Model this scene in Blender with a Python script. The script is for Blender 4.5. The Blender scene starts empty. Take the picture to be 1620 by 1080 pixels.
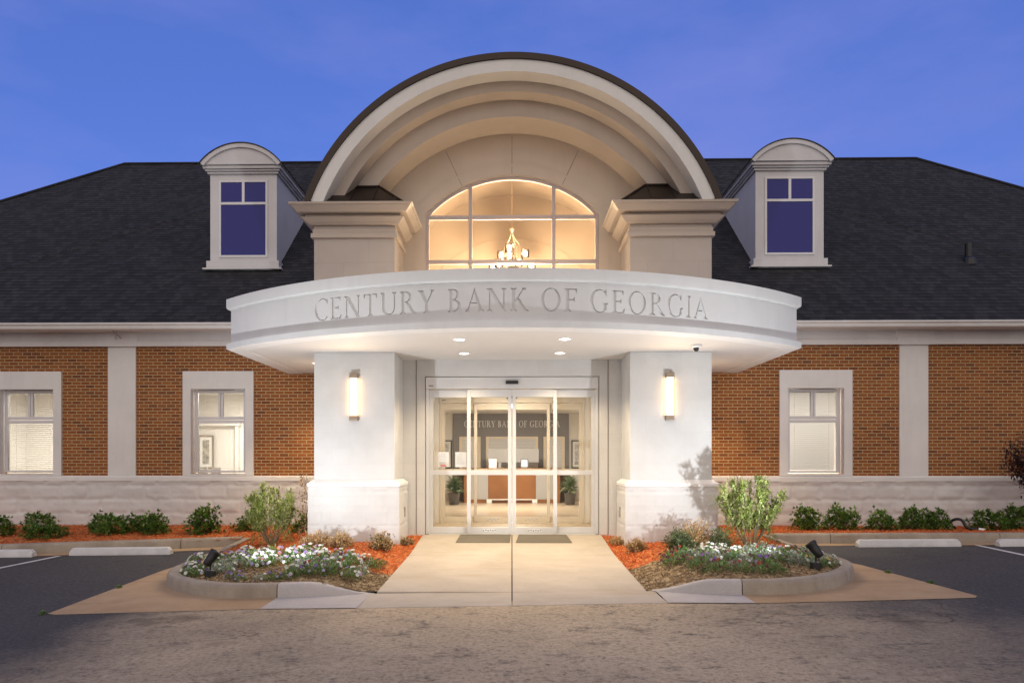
import bpy, math, random
from mathutils import Vector, Matrix
from mathutils.geometry import delaunay_2d_cdt
from math import sin, cos, pi, radians as R, sqrt
random.seed(7)
S = bpy.context.scene
COL = S.collection

# ------------------------------------------------------------------ camera
cam = bpy.data.cameras.new('camera'); co = bpy.data.objects.new('camera', cam); COL.objects.link(co)
cam.sensor_width = 36; cam.lens = 24; cam.clip_end = 2000; cam.clip_start = .05
co.location = (0, -12.13, 1.405); co.rotation_euler = (R(90), 0, R(.9))
cam.shift_x = .0105; cam.shift_y = .1167
S.camera = co
# ------------------------------------------------------------------ sky
w = bpy.data.worlds.new('World'); S.world = w; w.use_nodes = True
nt = w.node_tree; bg = nt.nodes['Background']
sky = nt.nodes.new('ShaderNodeTexSky'); sky.sky_type = 'NISHITA'; sky.sun_disc = False
SUN_EL, SUN_ROT = 12, 180
sky.sun_elevation = R(SUN_EL); sky.sun_rotation = R(SUN_ROT); sky.altitude = 300
sky.air_density = 1.0; sky.dust_density = .3; sky.ozone_density = 4
tint = nt.nodes.new('ShaderNodeMix'); tint.data_type = 'RGBA'; tint.blend_type = 'MULTIPLY'; tint.inputs[0].default_value = 1
tint.inputs[7].default_value = (.88, .78, 1.22, 1)
nt.links.new(sky.outputs[0], tint.inputs[6])
even = nt.nodes.new('ShaderNodeMix'); even.data_type = 'RGBA'; even.inputs[0].default_value = .5; even.inputs[7].default_value = (.62, 1.18, 4.15, 1)
nt.links.new(tint.outputs[2], even.inputs[6])
# faint high cloud, and the pale sunset sky on the far side (behind the camera)
tc = nt.nodes.new('ShaderNodeTexCoord'); mp_ = nt.nodes.new('ShaderNodeMapping'); mp_.inputs['Scale'].default_value = (1.6, 1.6, 4.5); mp_.inputs['Rotation'].default_value = (0, .25, 0)
nt.links.new(tc.outputs['Generated'], mp_.inputs[0])
cn = nt.nodes.new('ShaderNodeTexNoise'); cn.inputs['Scale'].default_value = 1.7; cn.inputs['Detail'].default_value = 7; cn.inputs['Roughness'].default_value = .55; nt.links.new(mp_.outputs[0], cn.inputs['Vector'])
cr_ = nt.nodes.new('ShaderNodeMapRange'); cr_.inputs[1].default_value = .42; cr_.inputs[2].default_value = .75; cr_.inputs[4].default_value = .75; nt.links.new(cn.outputs[0], cr_.inputs[0])
cl = nt.nodes.new('ShaderNodeMix'); cl.data_type = 'RGBA'; cl.inputs[7].default_value = (1.35, 1.65, 4.45, 1)
nt.links.new(cr_.outputs[0], cl.inputs[0]); nt.links.new(even.outputs[2], cl.inputs[6])
sp = nt.nodes.new('ShaderNodeSeparateXYZ'); nt.links.new(tc.outputs['Generated'], sp.inputs[0])
mr = nt.nodes.new('ShaderNodeMapRange'); mr.interpolation_type = 'SMOOTHSTEP'; mr.inputs[1].default_value = .12; mr.inputs[2].default_value = -.30; nt.links.new(sp.outputs[1], mr.inputs[0])
dusk = nt.nodes.new('ShaderNodeMix'); dusk.data_type = 'RGBA'; dusk.inputs[7].default_value = (3.75, 3.6, 3.9, 1)
nt.links.new(mr.outputs[0], dusk.inputs[0]); nt.links.new(cl.outputs[2], dusk.inputs[6]); nt.links.new(dusk.outputs[2], bg.inputs[0]); bg.inputs[1].default_value = .15
# ------------------------------------------------------------------ last glow of dusk behind the camera
sun = bpy.data.lights.new('sun', 'SUN'); so = bpy.data.objects.new('sun', sun); COL.objects.link(so)
sun.energy = .8; sun.angle = R(90); sun.color = (1, .82, .60)
so.rotation_euler = (R(90 - 24), 0, R(0))
S.view_settings.view_transform = 'Standard'; S.view_settings.look = 'None'; S.view_settings.gamma = 1
S.view_settings.exposure = .1
S.cycles.max_bounces = 8; S.cycles.transparent_max_bounces = 16; S.cycles.sample_clamp_indirect = 4
S.cycles.caustics_reflective = False; S.cycles.caustics_refractive = False

# ------------------------------------------------------------------ mesh helpers
class MB:
    def __init__(s): s.v = []; s.f = []; s.c = []; s.m = []
    def add(s, vs, fs, c=None, m=0):
        b = len(s.v); s.v += [tuple(p) for p in vs]
        for f in fs:
            s.f.append(tuple(b + i for i in f)); s.m.append(m); s.c.append(c)
        return s
    def box(s, x0, x1, y0, y1, z0, z1, m=0, c=None):
        if x0 > x1: x0, x1 = x1, x0
        v = [(x, y, z) for z in (z0, z1) for y in (y0, y1) for x in (x0, x1)]
        return s.add(v, [(0, 2, 3, 1), (4, 5, 7, 6), (0, 1, 5, 4), (2, 6, 7, 3), (0, 4, 6, 2), (1, 3, 7, 5)], c, m)
    def prism_y(s, poly, y0, y1, m=0):          # polygon in (x,z), extruded in y
        n = len(poly)
        v = [(x, y0, z) for x, z in poly] + [(x, y1, z) for x, z in poly]
        f = [tuple(range(n)), tuple(range(2 * n - 1, n - 1, -1))] + [(i, n + i, n + (i + 1) % n, (i + 1) % n) for i in range(n)]
        return s.add(v, f, None, m)
    def prism_x(s, poly, x0, x1, m=0):          # polygon in (y,z)
        n = len(poly)
        v = [(x0, y, z) for y, z in poly] + [(x1, y, z) for y, z in poly]
        f = [tuple(range(n)), tuple(range(2 * n - 1, n - 1, -1))] + [(i, n + i, n + (i + 1) % n, (i + 1) % n) for i in range(n)]
        return s.add(v, f, None, m)
    def tube(s, pts, r, n=8, m=0, c=None, r1=None):
        pts = [Vector(p) for p in pts]; k = len(pts); vs = []
        for i, p in enumerate(pts):
            d = (pts[min(i + 1, k - 1)] - pts[max(i - 1, 0)]).normalized()
            a = d.cross(Vector((0, 0, 1)) if abs(d.z) < .95 else Vector((1, 0, 0))).normalized(); b = d.cross(a)
            rr = r if r1 is None else r + (r1 - r) * i / max(1, k - 1)
            vs += [p + (a * cos(2 * pi * j / n) + b * sin(2 * pi * j / n)) * rr for j in range(n)]
        fs = [(i * n + j, i * n + (j + 1) % n, (i + 1) * n + (j + 1) % n, (i + 1) * n + j) for i in range(k - 1) for j in range(n)]
        fs += [tuple(range(n - 1, -1, -1)), tuple((k - 1) * n + j for j in range(n))]
        return s.add(vs, fs, c, m)
    def lathe(s, prof, n=24, o=(0, 0, 0), m=0, cap=True, M=None):   # profile of (r,z)
        vs = []
        for r, z in prof: vs += [(o[0] + r * cos(2 * pi * j / n), o[1] + r * sin(2 * pi * j / n), o[2] + z) for j in range(n)]
        if M: vs = [M @ Vector(v) for v in vs]
        k = len(prof)
        fs = [(i * n + j, i * n + (j + 1) % n, (i + 1) * n + (j + 1) % n, (i + 1) * n + j) for i in range(k - 1) for j in range(n)]
        if cap: fs += [tuple(range(n - 1, -1, -1)), tuple((k - 1) * n + j for j in range(n))]
        return s.add(vs, fs, None, m)
    def arc_band(s, cx, cz, r0, r1, y0, y1, a0, a1, n=48, m=0):    # solid ring sector in xz
        vs = []
        for i in range(n + 1):
            a = a0 + (a1 - a0) * i / n
            for r in (r0, r1):
                for y in (y0, y1): vs.append((cx + r * cos(a), y, cz + r * sin(a)))
        fs = []
        for i in range(n):
            b, d = 4 * i, 4 * i + 4
            fs += [(b, d, d + 1, b + 1), (b + 2, b + 3, d + 3, d + 2), (b, b + 2, d + 2, d), (b + 1, d + 1, d + 3, b + 3)]
        fs += [(0, 1, 3, 2), (4 * n, 4 * n + 2, 4 * n + 3, 4 * n + 1)]
        return s.add(vs, fs, None, m)
    def leaf(s, p, d, up, L, W, fold=.3, droop=.15, c=None, m=0):
        d = d.normalized(); sd = d.cross(up)
        if sd.length < 1e-3: sd = d.cross(Vector((1, 0, 0)))
        sd.normalize(); n = sd.cross(d)
        a = p + d * L * .45 + sd * W * .5 + n * W * fold; b = p + d * L * .45 - sd * W * .5 + n * W * fold
        mid = p + d * L * .5; t = p + d * L - n * L * droop
        return s.add([p, a, t, b, mid], [(0, 4, 1), (1, 4, 2), (0, 3, 4), (4, 3, 2)], c, m)
    def build(s, name, mats, parent=None, smooth=False, bevel=0, loc=None, auto=False):
        me = bpy.data.meshes.new(name); me.from_pydata(s.v, [], s.f)
        if not isinstance(mats, (list, tuple)): mats = [mats]
        for q in mats: me.materials.append(q)
        if any(s.m): me.polygons.foreach_set('material_index', s.m)
        if any(c is not None for c in s.c):
            at = me.color_attributes.new('Col', 'FLOAT_COLOR', 'CORNER'); buf = []
            for p, c in zip(me.polygons, s.c):
                buf += list((c or (1, 1, 1)) if len(c or (1, 1, 1)) == 4 else tuple(c or (1, 1, 1)) + (1,)) * p.loop_total
            at.data.foreach_set('color', buf)
        if smooth: me.polygons.foreach_set('use_smooth', [True] * len(me.polygons))
        me.update()
        o = bpy.data.objects.new(name, me); COL.objects.link(o)
        if parent:
            o.parent = parent
            L = parent.get('_o'); 
            if L is not None: o.location = (-L[0], -L[1], -L[2])
        if loc: o.location = loc
        if bevel:
            b = o.modifiers.new('bevel', 'BEVEL'); b.width = bevel; b.segments = 2; b.limit_method = 'ANGLE'; b.angle_limit = R(40)
        return o

def tag(o, label=None, cat=None, group=None, kind=None):
    for k, v in (('label', label), ('category', cat), ('group', group), ('kind', kind)):
        if v: o[k] = v
    return o
def thing(name, label, cat, loc=(0, 0, 0), group=None, world=False, rz=0):
    o = bpy.data.objects.new(name, None); COL.objects.link(o); o.location = loc; o.rotation_euler = (0, 0, rz)
    o.empty_display_size = .2
    if world: o['_o'] = list(loc)     # its parts are written in world coordinates
    return tag(o, label, cat, group)
def copy_tree(o, parent=None):
    c = o.copy(); COL.objects.link(c)
    if parent: c.parent = parent
    for ch in [k for k in o.children]: copy_tree(ch, c)
    return c
def smooth_by_angle(o, deg=35):
    me = o.data
    me.polygons.foreach_set('use_smooth', [True] * len(me.polygons))
    me.set_sharp_from_angle(angle=R(deg)) if hasattr(me, 'set_sharp_from_angle') else None
    return o
def catmull(pts, n=6):
    out = []; P = [pts[0]] + list(pts) + [pts[-1]]
    for i in range(1, len(P) - 2):
        p0, p1, p2, p3 = [Vector(q) for q in P[i - 1:i + 3]]
        for k in range(n):
            t = k / n
            out.append(.5 * ((2 * p1) + (p2 - p0) * t + (2 * p0 - 5 * p1 + 4 * p2 - p3) * t * t + (3 * p1 - p0 - 3 * p2 + p3) * t ** 3))
    out.append(Vector(P[-2])); return out
def sstep(a, b, x):
    t = max(0, min(1, (x - a) / (b - a))); return t * t * (3 - 2 * t)
def lerp(a, b, t): return a + (b - a) * t
def hsh(x, y):   # value noise for small relief
    def h(i, j):
        n = (i * 374761393 + j * 668265263) & 0xffffffff; n = ((n ^ (n >> 13)) * 1274126177) & 0xffffffff
        return (n & 0xffff) / 65535
    i, j = math.floor(x), math.floor(y); u, v = x - i, y - j; u = u * u * (3 - 2 * u); v = v * v * (3 - 2 * v)
    return lerp(lerp(h(i, j), h(i + 1, j), u), lerp(h(i, j + 1), h(i + 1, j + 1), u), v) - .5
def inpoly(x, y, P):
    c = False; j = len(P) - 1
    for i in range(len(P)):
        xi, yi, xj, yj = P[i][0], P[i][1], P[j][0], P[j][1]
        if (yi > y) != (yj > y) and x < (xj - xi) * (y - yi) / (yj - yi) + xi: c = not c
        j = i
    return c

# ------------------------------------------------------------------ materials
def newmat(name):
    m = bpy.data.materials.new(name); m.use_nodes = True; t = m.node_tree
    return m, t, t.nodes['Principled BSDF'], t.nodes, t.links
def N(t, kind, **k):
    n = t.nodes.new('ShaderNode' + kind)
    for a, v in k.items():
        if a.startswith('i_'): n.inputs[int(a[2:])].default_value = v
        else: setattr(n, a, v)
    return n
def ramp(t, src, stops):
    r = t.nodes.new('ShaderNodeValToRGB'); e = r.color_ramp.elements
    while len(e) < len(stops): e.new(.5)
    for q, (p, c) in zip(e, stops): q.position = p; q.color = tuple(c) + (1,) if len(c) == 3 else c
    t.links.new(src, r.inputs[0]); return r.outputs[0]
def mix(t, a, b, f, mode='MIX'):
    m = t.nodes.new('ShaderNodeMix'); m.data_type = 'RGBA'; m.blend_type = mode
    for sock, v in ((m.inputs[0], f), (m.inputs[6], a), (m.inputs[7], b)):
        if hasattr(v, 'links'): t.links.new(v, sock)
        else: sock.default_value = v if not isinstance(v, tuple) or len(v) == 4 else v + (1,)
    return m.outputs[2]
def noise(t, vec, scale, detail=4, rough=.55):
    n = N(t, 'TexNoise'); n.inputs['Scale'].default_value = scale; n.inputs['Detail'].default_value = detail; n.inputs['Roughness'].default_value = rough
    if vec is not None: t.links.new(vec, n.inputs['Vector'])
    return n.outputs[0]
def objco(t): return N(t, 'TexCoord').outputs['Object']
def xz(t):
    s = N(t, 'SeparateXYZ'); t.links.new(objco(t), s.inputs[0]); c = N(t, 'CombineXYZ')
    t.links.new(s.outputs[0], c.inputs[0]); t.links.new(s.outputs[2], c.inputs[1]); return c.outputs[0]
def bump(t, b, h, strength, dist=.01):
    n = N(t, 'Bump'); n.inputs['Strength'].default_value = strength; n.inputs['Distance'].default_value = dist
    t.links.new(h, n.inputs['Height']); t.links.new(n.outputs[0], b.inputs['Normal']); return n
def paint(name, col, rough=.55, var=.06, bs=.15, sc=60, dirt=0, metal=0):
    m, t, b, _, L = newmat(name); v = objco(t)
    n = noise(t, v, 1.3, 6, .6); dark = tuple(c * (1 - var * 2) for c in col); lite = tuple(min(1, c * (1 + var)) for c in col)
    c = ramp(t, n, [(.3, dark), (.7, lite)])
    if dirt:
        mp = N(t, 'Mapping'); mp.inputs['Scale'].default_value = (6, 6, .8); L.new(v, mp.inputs[0])
        d = ramp(t, noise(t, mp.outputs[0], 1, 6, .65), [(.5, (1, 1, 1)), (.75, (1 - dirt,) * 3)])
        c = mix(t, c, d, 1.0, 'MULTIPLY')
    L.new(c, b.inputs['Base Color']); b.inputs['Roughness'].default_value = rough; b.inputs['Metallic'].default_value = metal
    if bs: bump(t, b, noise(t, v, sc, 3), bs, .004)
    return m
def flat(name, col, rough=.5, metal=0, emit=0):
    m, t, b, _, L = newmat(name); b.inputs['Base Color'].default_value = tuple(col) + (1,)
    b.inputs['Roughness'].default_value = rough; b.inputs['Metallic'].default_value = metal
    if emit: b.inputs['Emission Color'].default_value = tuple(col) + (1,); b.inputs['Emission Strength'].default_value = emit
    return m
def stucco(name, col, bw, rh, jc, jw=.006, off=.5, shift=(0, 0), rough=.7, js=.25):
    m, t, b, _, L = newmat(name); v = xz(t)
    mp = N(t, 'Mapping'); mp.inputs['Location'].default_value = (shift[0], shift[1], 0); L.new(v, mp.inputs[0])
    br = N(t, 'TexBrick'); L.new(mp.outputs[0], br.inputs['Vector']); br.offset = off
    for k, q in (('Scale', 1), ('Mortar Size', jw), ('Mortar Smooth', .3), ('Bias', 0), ('Brick Width', bw), ('Row Height', rh)): br.inputs[k].default_value = q
    br.inputs['Color1'].default_value = tuple(col) + (1,); br.inputs['Color2'].default_value = tuple(c * .965 for c in col) + (1,); br.inputs['Mortar'].default_value = tuple(jc) + (1,)
    n = noise(t, objco(t), 1.7, 6, .6)
    c = mix(t, br.outputs[0], ramp(t, n, [(.3, (.88, .87, .86)), (.7, (1, 1, 1))]), 1.0, 'MULTIPLY')
    L.new(c, b.inputs['Base Color']); b.inputs['Roughness'].default_value = rough
    bp = bump(t, b, noise(t, objco(t), 140, 3), .25, .003)
    b2 = N(t, 'Bump'); b2.inputs['Strength'].default_value = js; b2.inputs['Distance'].default_value = .005; b2.invert = True
    L.new(br.outputs['Fac'], b2.inputs['Height']); L.new(bp.outputs[0], b2.inputs['Normal']); L.new(b2.outputs[0], b.inputs['Normal'])
    return m
def brickmat():
    m, t, b, _, L = newmat('brick'); v = xz(t)
    mp = N(t, 'Mapping'); mp.inputs['Location'].default_value = (0, -1.07 + .0725 * 20, 0); L.new(v, mp.inputs[0])
    wob = N(t, 'Mix'); wob.data_type = 'VECTOR'
    br = N(t, 'TexBrick'); br.offset = .5
    n0 = N(t, 'TexNoise'); n0.inputs['Scale'].default_value = 14; L.new(v, n0.inputs['Vector'])
    ad = N(t, 'VectorMath', operation='MULTIPLY_ADD'); L.new(n0.outputs['Color'], ad.inputs[0]); ad.inputs[1].default_value = (.006, .005, 0); L.new(mp.outputs[0], ad.inputs[2])
    L.new(ad.outputs[0], br.inputs['Vector'])
    for k, q in (('Scale', 1), ('Mortar Size', .0078), ('Mortar Smooth', .25), ('Bias', -.1), ('Brick Width', .2015), ('Row Height', .0725)): br.inputs[k].default_value = q
    br.inputs['Color1'].default_value = (0, 0, 0, 1); br.inputs['Color2'].default_value = (1, 1, 1, 1); br.inputs['Mortar'].default_value = (.5, .5, .5, 1)
    bc = ramp(t, br.outputs[0], [(0, (.285, .087, .017)), (.45, (.35, .113, .020)), (.8, (.235, .068, .016)), (.95, (.17, .058, .024)), (1, (.12, .068, .048))])
    bc = mix(t, bc, ramp(t, noise(t, v, 40, 4), [(.3, (.75, .75, .75)), (.7, (1.1, 1.1, 1.1))]), .7, 'MULTIPLY')
    bc = mix(t, bc, ramp(t, noise(t, v, .7, 4), [(.3, (.85, .82, .80)), (.7, (1.05, 1.05, 1.05))]), 1.0, 'MULTIPLY')
    mc = ramp(t, noise(t, v, 25, 4), [(.3, (.44, .34, .19)), (.7, (.58, .46, .28))])
    L.new(mix(t, bc, mc, br.outputs['Fac']), b.inputs['Base Color']); b.inputs['Roughness'].default_value = .85
    bp = bump(t, b, noise(t, objco(t), 120, 3), .35, .004)
    b2 = N(t, 'Bump'); b2.inputs['Strength'].default_value = .9; b2.inputs['Distance'].default_value = .01; b2.invert = True
    L.new(br.outputs['Fac'], b2.inputs['Height']); L.new(bp.outputs[0], b2.inputs['Normal']); L.new(b2.outputs[0], b.inputs['Normal'])
    return m
def shingles():
    m, t, b, _, L = newmat('shingles'); at = N(t, 'UVMap'); v = at.outputs[0]
    br = N(t, 'TexBrick'); br.offset = .37; br.offset_frequency = 2; L.new(v, br.inputs['Vector'])
    for k, q in (('Scale', 1), ('Mortar Size', .006), ('Mortar Smooth', .1), ('Bias', -.15), ('Brick Width', .155), ('Row Height', .145)): br.inputs[k].default_value = q
    br.inputs['Color1'].default_value = (.010, .010, .012, 1); br.inputs['Color2'].default_value = (.034, .033, .036, 1); br.inputs['Mortar'].default_value = (.006, .006, .007, 1)
    c = mix(t, br.outputs[0], ramp(t, noise(t, v, 120, 3), [(.3, (.6, .6, .6)), (.7, (1.3, 1.3, 1.3))]), .8, 'MULTIPLY')
    c = mix(t, c, ramp(t, noise(t, v, .55, 5), [(.3, (.75, .75, .78)), (.7, (1.15, 1.15, 1.15))]), 1.0, 'MULTIPLY')
    L.new(c, b.inputs['Base Color']); b.inputs['Roughness'].default_value = .9
    bump(t, b, noise(t, v, 260, 2), .4, .004); return m
def asphalt():
    m, t, b, _, L = newmat('asphalt'); v = objco(t)
    s = N(t, 'SeparateXYZ'); L.new(v, s.inputs[0])
    fine = noise(t, v, 22, 9, .86)
    dark = ramp(t, fine, [(.34, (.020, .019, .020)), (.52, (.060, .056, .056)), (.68, (.15, .14, .135))])
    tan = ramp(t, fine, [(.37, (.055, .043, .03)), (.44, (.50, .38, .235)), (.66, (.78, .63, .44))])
    # worn, dusty drive lane; its tan also paints in the entrance's pool of light
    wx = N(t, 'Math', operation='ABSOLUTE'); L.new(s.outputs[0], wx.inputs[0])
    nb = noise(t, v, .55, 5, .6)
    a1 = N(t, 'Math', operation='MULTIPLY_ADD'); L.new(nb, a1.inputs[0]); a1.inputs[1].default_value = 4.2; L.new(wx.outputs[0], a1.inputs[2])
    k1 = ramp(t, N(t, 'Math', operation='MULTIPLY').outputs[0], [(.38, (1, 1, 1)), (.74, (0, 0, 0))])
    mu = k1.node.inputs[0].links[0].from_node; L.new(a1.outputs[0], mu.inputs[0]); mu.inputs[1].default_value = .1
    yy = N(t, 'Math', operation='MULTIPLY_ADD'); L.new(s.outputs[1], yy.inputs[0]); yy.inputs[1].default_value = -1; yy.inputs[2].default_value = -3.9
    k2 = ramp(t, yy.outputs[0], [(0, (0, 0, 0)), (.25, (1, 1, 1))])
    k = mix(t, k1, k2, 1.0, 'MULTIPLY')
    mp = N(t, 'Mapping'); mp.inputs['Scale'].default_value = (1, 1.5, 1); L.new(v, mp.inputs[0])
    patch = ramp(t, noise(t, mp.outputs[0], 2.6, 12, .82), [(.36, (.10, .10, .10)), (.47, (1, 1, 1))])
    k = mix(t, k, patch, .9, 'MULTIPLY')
    spots = ramp(t, noise(t, v, 1.15, 3, .5), [(.27, (.45, .43, .42)), (.36, (1, 1, 1))])
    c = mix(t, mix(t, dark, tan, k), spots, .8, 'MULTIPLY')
    # cracks
    vo = N(t, 'TexVoronoi'); vo.feature = 'DISTANCE_TO_EDGE'; vo.inputs['Scale'].default_value = .55
    wv = N(t, 'VectorMath', operation='MULTIPLY_ADD'); n3 = N(t, 'TexNoise'); n3.inputs['Scale'].default_value = 2.2; n3.inputs['Detail'].default_value = 6; L.new(v, n3.inputs['Vector'])
    L.new(n3.outputs['Color'], wv.inputs[0]); wv.inputs[1].default_value = (.9, .9, 0); L.new(v, wv.inputs[2]); L.new(wv.outputs[0], vo.inputs['Vector'])
    cr = ramp(t, vo.outputs[0], [(0, (.25, .24, .24)), (.006, (1, 1, 1))])
    crk = mix(t, (1, 1, 1), cr, ramp(t, noise(t, v, .5, 3), [(.5, (0, 0, 0)), (.6, (1, 1, 1))]))
    c = mix(t, c, crk, 1.0, 'MULTIPLY')
    c = mix(t, c, ramp(t, noise(t, v, .35, 6, .6), [(.3, (.72, .72, .75)), (.7, (1.12, 1.1, 1.08))]), 1.0, 'MULTIPLY')
    L.new(c, b.inputs['Base Color']); b.inputs['Roughness'].default_value = .82
    bump(t, b, fine, .9, .012); return m
def concrete(name, c0, c1, stain=None, sc=1.4):
    m, t, b, _, L = newmat(name); v = objco(t)
    c = ramp(t, noise(t, v, sc, 8, .65), [(.28, c0), (.72, c1)])
    if stain:
        mp = N(t, 'Mapping'); mp.inputs['Scale'].default_value = (.7, 2.5, 1); L.new(v, mp.inputs[0])
        c = mix(t, c, tuple(stain), ramp(t, noise(t, mp.outputs[0], 1.3, 6, .6), [(.55, (0, 0, 0)), (.78, (.7, .7, .7))]))
    c = mix(t, c, ramp(t, noise(t, v, 70, 4, .7), [(.3, (.82, .82, .82)), (.7, (1.06, 1.06, 1.06))]), .9, 'MULTIPLY')
    L.new(c, b.inputs['Base Color']); b.inputs['Roughness'].default_value = .85
    bump(t, b, noise(t, v, 110, 4, .7), .35, .004); return m
def vcol(name, rough=.8, trans=0, bs=0, sheen=0):
    m, t, b, _, L = newmat(name); a = N(t, 'VertexColor'); a.layer_name = 'Col'
    c = mix(t, a.outputs[0], ramp(t, noise(t, objco(t), 30, 3), [(.3, (.75, .75, .75)), (.7, (1.15, 1.15, 1.15))]), 1.0, 'MULTIPLY')
    oi = N(t, 'ObjectInfo'); c = mix(t, c, ramp(t, oi.outputs['Random'], [(0, (.82, .86, .8)), (1, (1.12, 1.08, 1.1))]), 1.0, 'MULTIPLY')
    L.new(c, b.inputs['Base Color']); b.inputs['Roughness'].default_value = rough
    if trans:
        tr = N(t, 'BsdfTranslucent'); L.new(c, tr.inputs[0]); ms = N(t, 'MixShader', i_0=trans)
        L.new(b.outputs[0], ms.inputs[1]); L.new(tr.outputs[0], ms.inputs[2]); L.new(ms.outputs[0], t.nodes['Material Output'].inputs[0])
    return m
def glassmat(name, tintc=(1, 1, 1), ior=1.45, rough=.0):
    m, t, b, _, L = newmat(name); t.nodes.remove(b)
    tr = N(t, 'BsdfTransparent'); tr.inputs[0].default_value = tuple(tintc) + (1,); g = N(t, 'BsdfGlossy'); g.inputs['Roughness'].default_value = rough
    fr = N(t, 'Fresnel'); fr.inputs[0].default_value = ior; ms = N(t, 'MixShader')
    L.new(fr.outputs[0], ms.inputs[0]); L.new(tr.outputs[0], ms.inputs[1]); L.new(g.outputs[0], ms.inputs[2]); L.new(ms.outputs[0], t.nodes['Material Output'].inputs[0])
    return m
def lowspec(m, v):
    m.node_tree.nodes['Principled BSDF'].inputs['Specular IOR Level'].default_value = v; return m
def emis(name, col, st):
    m, t, b, _, L = newmat(name); t.nodes.remove(b); e = N(t, 'Emission'); e.inputs[0].default_value = tuple(col) + (1,); e.inputs[1].default_value = st
    L.new(e.outputs[0], t.nodes['Material Output'].inputs[0]); return m

M = dict(
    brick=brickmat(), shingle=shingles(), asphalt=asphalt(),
    trim=paint('cream trim paint', (.76, .735, .72), .55, .04, .1, 80, .06),
    canopy=paint('white canopy stucco', (.73, .73, .72), .6, .03, .2, 160, .05),
    soffit=paint('soffit stucco', (.66, .645, .62), .7, .02, .2, 160),
    pier=stucco('pier block stucco', (.60, .595, .585), .62, .285, (.565, .555, .54), .004, .5, (.12, .075)),
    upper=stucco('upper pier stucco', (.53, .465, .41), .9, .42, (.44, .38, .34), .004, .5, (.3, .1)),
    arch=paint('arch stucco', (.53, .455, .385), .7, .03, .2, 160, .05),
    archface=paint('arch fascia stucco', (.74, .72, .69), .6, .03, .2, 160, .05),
    dormer=paint('dormer paint', (.63, .61, .615), .6, .04, .1, 90, .06),
    stone=stucco('split face stone', (.69, .66, .65), .62, .31, (.63, .60, .59), .004, .5, (.1, .06), .85),
    bronze=paint('bronze metal', (.040, .028, .022), .4, .08, .0, 60, 0, .6),
    frame=paint('grey window frame', (.40, .345, .345), .45, .03, 0),
    wframe=paint('white window frame', (.70, .68, .69), .45, .03, 0),
    alu=paint('clear anodised aluminium', (.64, .635, .63), .38, .03, 0, 60, 0, .35),
    glass=glassmat('clear glass', (1, 1, 1), 1.3), dglass=lowspec(flat('dark dormer glass', (.030, .032, .19), .12), .22),  # dormer panes: blue sky reflection put into the base colour
    lamp=flat('brushed lamp metal', (.34, .27, .21), .4, .7), black=flat('black plastic', (.012, .012, .013), .45),
    joint=flat('dark joint', (.16, .13, .11), .8), stopc=concrete('white painted concrete', (.56, .54, .54), (.74, .73, .73), (.34, .32, .30)),
    walk=concrete('walk concrete', (.42, .36, .295), (.54, .47, .395), (.42, .32, .22)),
    apron=concrete('tan gutter concrete', (.35, .225, .12), (.50, .345, .205), (.27, .165, .09)),
    kerb=concrete('kerb concrete', (.25, .205, .16), (.42, .36, .29), (.17, .14, .11), 2.2),
    kerb2=concrete('pale kerb concrete', (.42, .385, .37), (.52, .48, .455), (.36, .32, .29), 2.2),
    line=paint('road paint', (.62, .60, .58), .8, .1, .3, 90, .2), mulch=vcol('mulch', .95), chip=vcol('chips', .9),
    leaf=vcol('leaves', .5, .25), petal=vcol('petals', .6, .3), twig=vcol('twigs', .85),
    bulb=emis('lamp glow', (1, .74, .45), 45), sconce=emis('sconce diffuser', (1, .60, .27), 11), down=emis('downlight lens', (1, .93, .82), 14),
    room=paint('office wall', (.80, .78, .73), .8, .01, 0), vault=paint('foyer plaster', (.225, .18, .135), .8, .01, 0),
    vest=paint('vestibule wall', (.70, .64, .54), .7, .02, 0), ltrim=paint('lobby trim', (.78, .66, .48), .6, .02, 0),
    accent=paint('charcoal accent wall', (.20, .185, .17), .7, .03, 0), wood=paint('cherry desk wood', (.30, .125, .042), .4, .12, 0, 20),
    grey=paint('grey desk laminate', (.42, .41, .40), .5, .02, 0), floor=paint('lobby tile', (.58, .47, .34), .25, .06, 0),
    white=flat('white', (.82, .81, .79), .5), paper=flat('paper', (.55, .55, .54), .8), slat=flat('blind slats', (.80, .79, .76), .5), sill=flat('silver letters', (.85, .84, .82), .35),
    mat=paint('grey door mat', (.155, .135, .105), .95, .1, .6, 200), pot=flat('charcoal planter', (.10, .095, .09), .45), chair=flat('brown fabric', (.20, .145, .10), .9),
    plate=flat('outlet cover', (.30, .28, .25), .5, .3))

# ------------------------------------------------------------------ ground levels
def gz(x, y):
    xc = max(-14, min(14, x)); yc = max(-4.29, min(1, y)); t = -yc / 4.29
    z = -.195 + .0105 * xc + t * (-.06 + .010 * xc)
    return z + (min(0, y + 4.29)) * .004
def walkz(y):
    return lerp(-.145, 0, sstep(-.9, .93, y) * .4 + .6 * max(0, min(1, (y + .9) / 1.83))) if y > -.9 else lerp(-.235, -.145, (y + 3.6) / 2.7)
xs = [-400, -200, -100, -50, -30, -20] + [x * .5 for x in range(-32, 33)] + [20, 30, 50, 100, 200, 400]
ys = [-400, -200, -100, -50, -25, -18] + [y * .5 for y in range(-28, 5)] + [5, 10, 20, 40, 80, 160, 400]
g = MB(); nx = len(xs)
g.add([(x, y, gz(x, y) - (.14 if abs(x) <= 3.5 and -3.5 <= y <= 20 else 0)) for y in ys for x in xs], [(j * nx + i, j * nx + i + 1, (j + 1) * nx + i + 1, (j + 1) * nx + i) for j in range(len(ys) - 1) for i in range(nx - 1)])
tag(g.build('parking_lot', M['asphalt'], smooth=True), kind='structure')

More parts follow.
